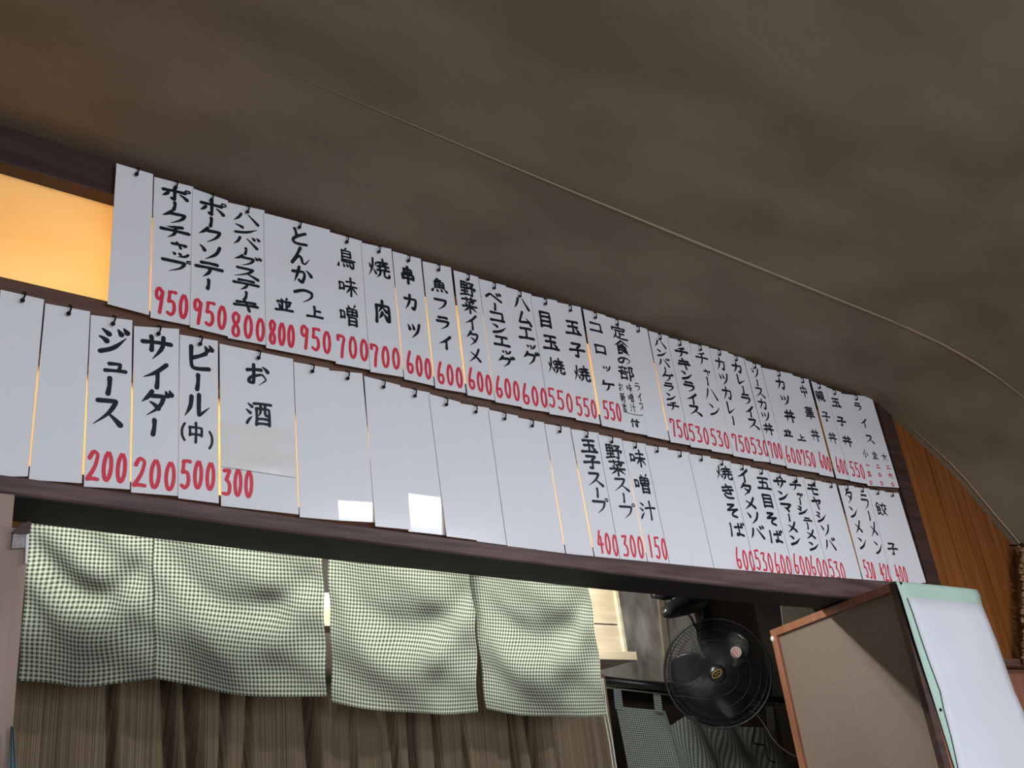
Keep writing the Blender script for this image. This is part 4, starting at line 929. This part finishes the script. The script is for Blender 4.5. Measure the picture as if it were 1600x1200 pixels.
# green sheet and white sheet on the front
py_ = near.y / U - .004
def sheet(name, outline, off, m, parent=None, bulge=.004):
    """outline rows: (y px, left px, right px) on the cabinet front"""
    bm = bmesh.new(); g = []
    for (yl, xl_, yr, xr_) in outline:
        a, b = P(xl_, yl, py_ - off), P(xr_, yr, py_ - off); row = []
        for i in range(13):
            t = i / 12; p = a.lerp(b, t); p.y -= bulge * math.sin(math.pi * t) * .5 + .0; row.append(bm.verts.new(p))
        g.append(row)
    for a, b in zip(g, g[1:]):
        for i in range(12): bm.faces.new((a[i], b[i], b[i + 1], a[i + 1]))
    o = link(name, bm, m, parent, smooth=True); s = o.modifiers.new('t', 'SOLIDIFY'); s.thickness = .0006; return o
gs = sheet('green_sheet', [(908, 1400, 921, 1526), (914, 1402, 928, 1531), (934, 1409, 946, 1535), (1000, 1429, 1005, 1559), (1100, 1461, 1100, 1592), (1200, 1492, 1200, 1624), (1400, 1556, 1400, 1692)], .0015, M['green_paper'])
tag(gs, 'pale green sheet tacked to the front of the tall cabinet', 'paper')
ws = sheet('white_sheet', [(933, 1418, 945, 1534), (960, 1428, 968, 1544), (1000, 1441, 1004, 1558), (1040, 1455, 1042, 1571), (1080, 1470, 1080, 1585), (1110, 1476, 1110, 1599), (1150, 1487, 1150, 1612), (1200, 1498, 1200, 1628), (1330, 1538, 1330, 1670)], .0045, M['paper'], bulge=.006)
tag(ws, 'large blank white sheet hanging over the green sheet on the cabinet', 'paper')
for pxy in ((1408, 911), (1470, 1109)):
    bm = bmesh.new(); bmesh.ops.create_uvsphere(bm, u_segments=12, v_segments=8, radius=.0042, matrix=Matrix.Translation(P(*pxy, py_ - .003)) @ Matrix.Diagonal((1, .6, 1, 1)))
    link('tack', bm, M['hook'], gs, smooth=True)
# cream card behind the cabinet
q = [(1220, 946), (1268, 948), (1292, 985), (1226, 1000)]
cd = quadboard('cream_card', q, 1.72, .003, M['cream'], None, 0)
tag(cd, 'cream card on the kitchen side, hanging in the kitchen, showing above the tall cabinet corner', 'card')

cp = P(1240, 948, 1.72)
bm = tube(bmesh.new(), [cp + Vector((.01, .0015, -.01)), Vector((cp.x + .01, cp.y + .0015, 2.70))], .0015, 6)
link('string', bm, M['white_cord'], cd)
# ================================================================ SMALL THINGS AT THE EDGES
# beige board in front of the pillar with a grey tag
bb = boxo('notice_board', (-.15, .962 * U, .55), (P(43.5, 860, .962).x, .972 * U, P(20, 824, .962).z), M['pillar'], None, .0015)
tag(bb, 'plain beige board leaning on the pillar at the left edge', 'board')
yq = .958
def cl(name, quad, y, m, th=.002):
    return quadboard(name, quad, y, th, m, None, 0)
tg = empty('cloth_tag', P(34, 840, yq)); tag(tg, 'small grey cloth tag hooked over the corner of the beige board', 'tag')
bpy.context.view_layer.update()
o = quadboard('folded_tag', [(21, 834), (44, 831), (40, 856), (18, 857)], yq, .004, M['grey_cloth'], tg, 0)
bm = bmesh.new(); f = [P(20, 832, yq - .001), P(26, 826, yq - .001), P(36, 818, yq - .001), P(47, 814, yq - .001), P(48.5, 822, yq - .001), P(46, 834, yq - .001), P(30, 835, yq - .001)]
v1 = [bm.verts.new(p) for p in f]; v2 = [bm.verts.new(p + Vector((0, .006, 0))) for p in f]
bm.faces.new(v1); bm.faces.new(v2[::-1])
for i in range(7): bm.faces.new((v1[i], v2[i], v2[(i + 1) % 7], v1[(i + 1) % 7]))
bmesh.ops.recalc_face_normals(bm, faces=bm.faces); link('clip', bm, M['wood_dark'], tg)
quadboard('side_strip', [(41, 836), (46, 832), (43, 880), (39.5, 880)], yq - .001, .004, M['enamel'], tg, 0)
tw = cloth('towel', M['blue_cloth'], (P(17, 1134, .953), P(21, 1137, .953), P(38, 1300, .953), P(10, 1300, .953)), lambda u, v: .003 * math.sin(u * 14), lambda u: 0, (24, 12))
tag(tw, 'blue-grey towel edge hanging at the lower left corner', 'towel')
# knobbly straw hanging at the far right
sw = empty('straw_hanging', P(1600, 850, .965)); tag(sw, 'knobbly brown straw hanging on the planks at the right edge', 'wall hanging')
bpy.context.view_layer.update()
bm = bmesh.new(); top = P(1596, 856, .965); bot = P(1604, 1034, .965)
for j in range(34):
    t = j / 33; c_ = top.lerp(bot, t)
    for i in range(6):
        p = c_ + Vector((-.008 + i * .022 + random.uniform(-.005, .005), random.uniform(-.006, .006), random.uniform(-.003, .003)))
        p.x = max(p.x, c_.x - .012)
        bmesh.ops.create_icosphere(bm, subdivisions=1, radius=random.uniform(.009, .014), matrix=Matrix.Translation(p) @ Matrix.Rotation(random.uniform(-.6, .6), 4, 'Y') @ Matrix.Diagonal((1.0, .8, .62, 1)))
o = link('straw_knots', bm, M['straw'], sw, smooth=True); o['kind'] = 'stuff'
link('backing_rod', tube(bmesh.new(), [top + Vector((.05, .014, .02)), bot + Vector((.05, .014, -.01))], .010, 8), M['wood_dark'], sw, smooth=True)
link('hanging_loop', tube(bmesh.new(), [top + Vector((.05, .014, .015)), Vector((top.x + .05, 1.0 * U + .004, top.z + .03))], .003, 6), M['hook'], sw)
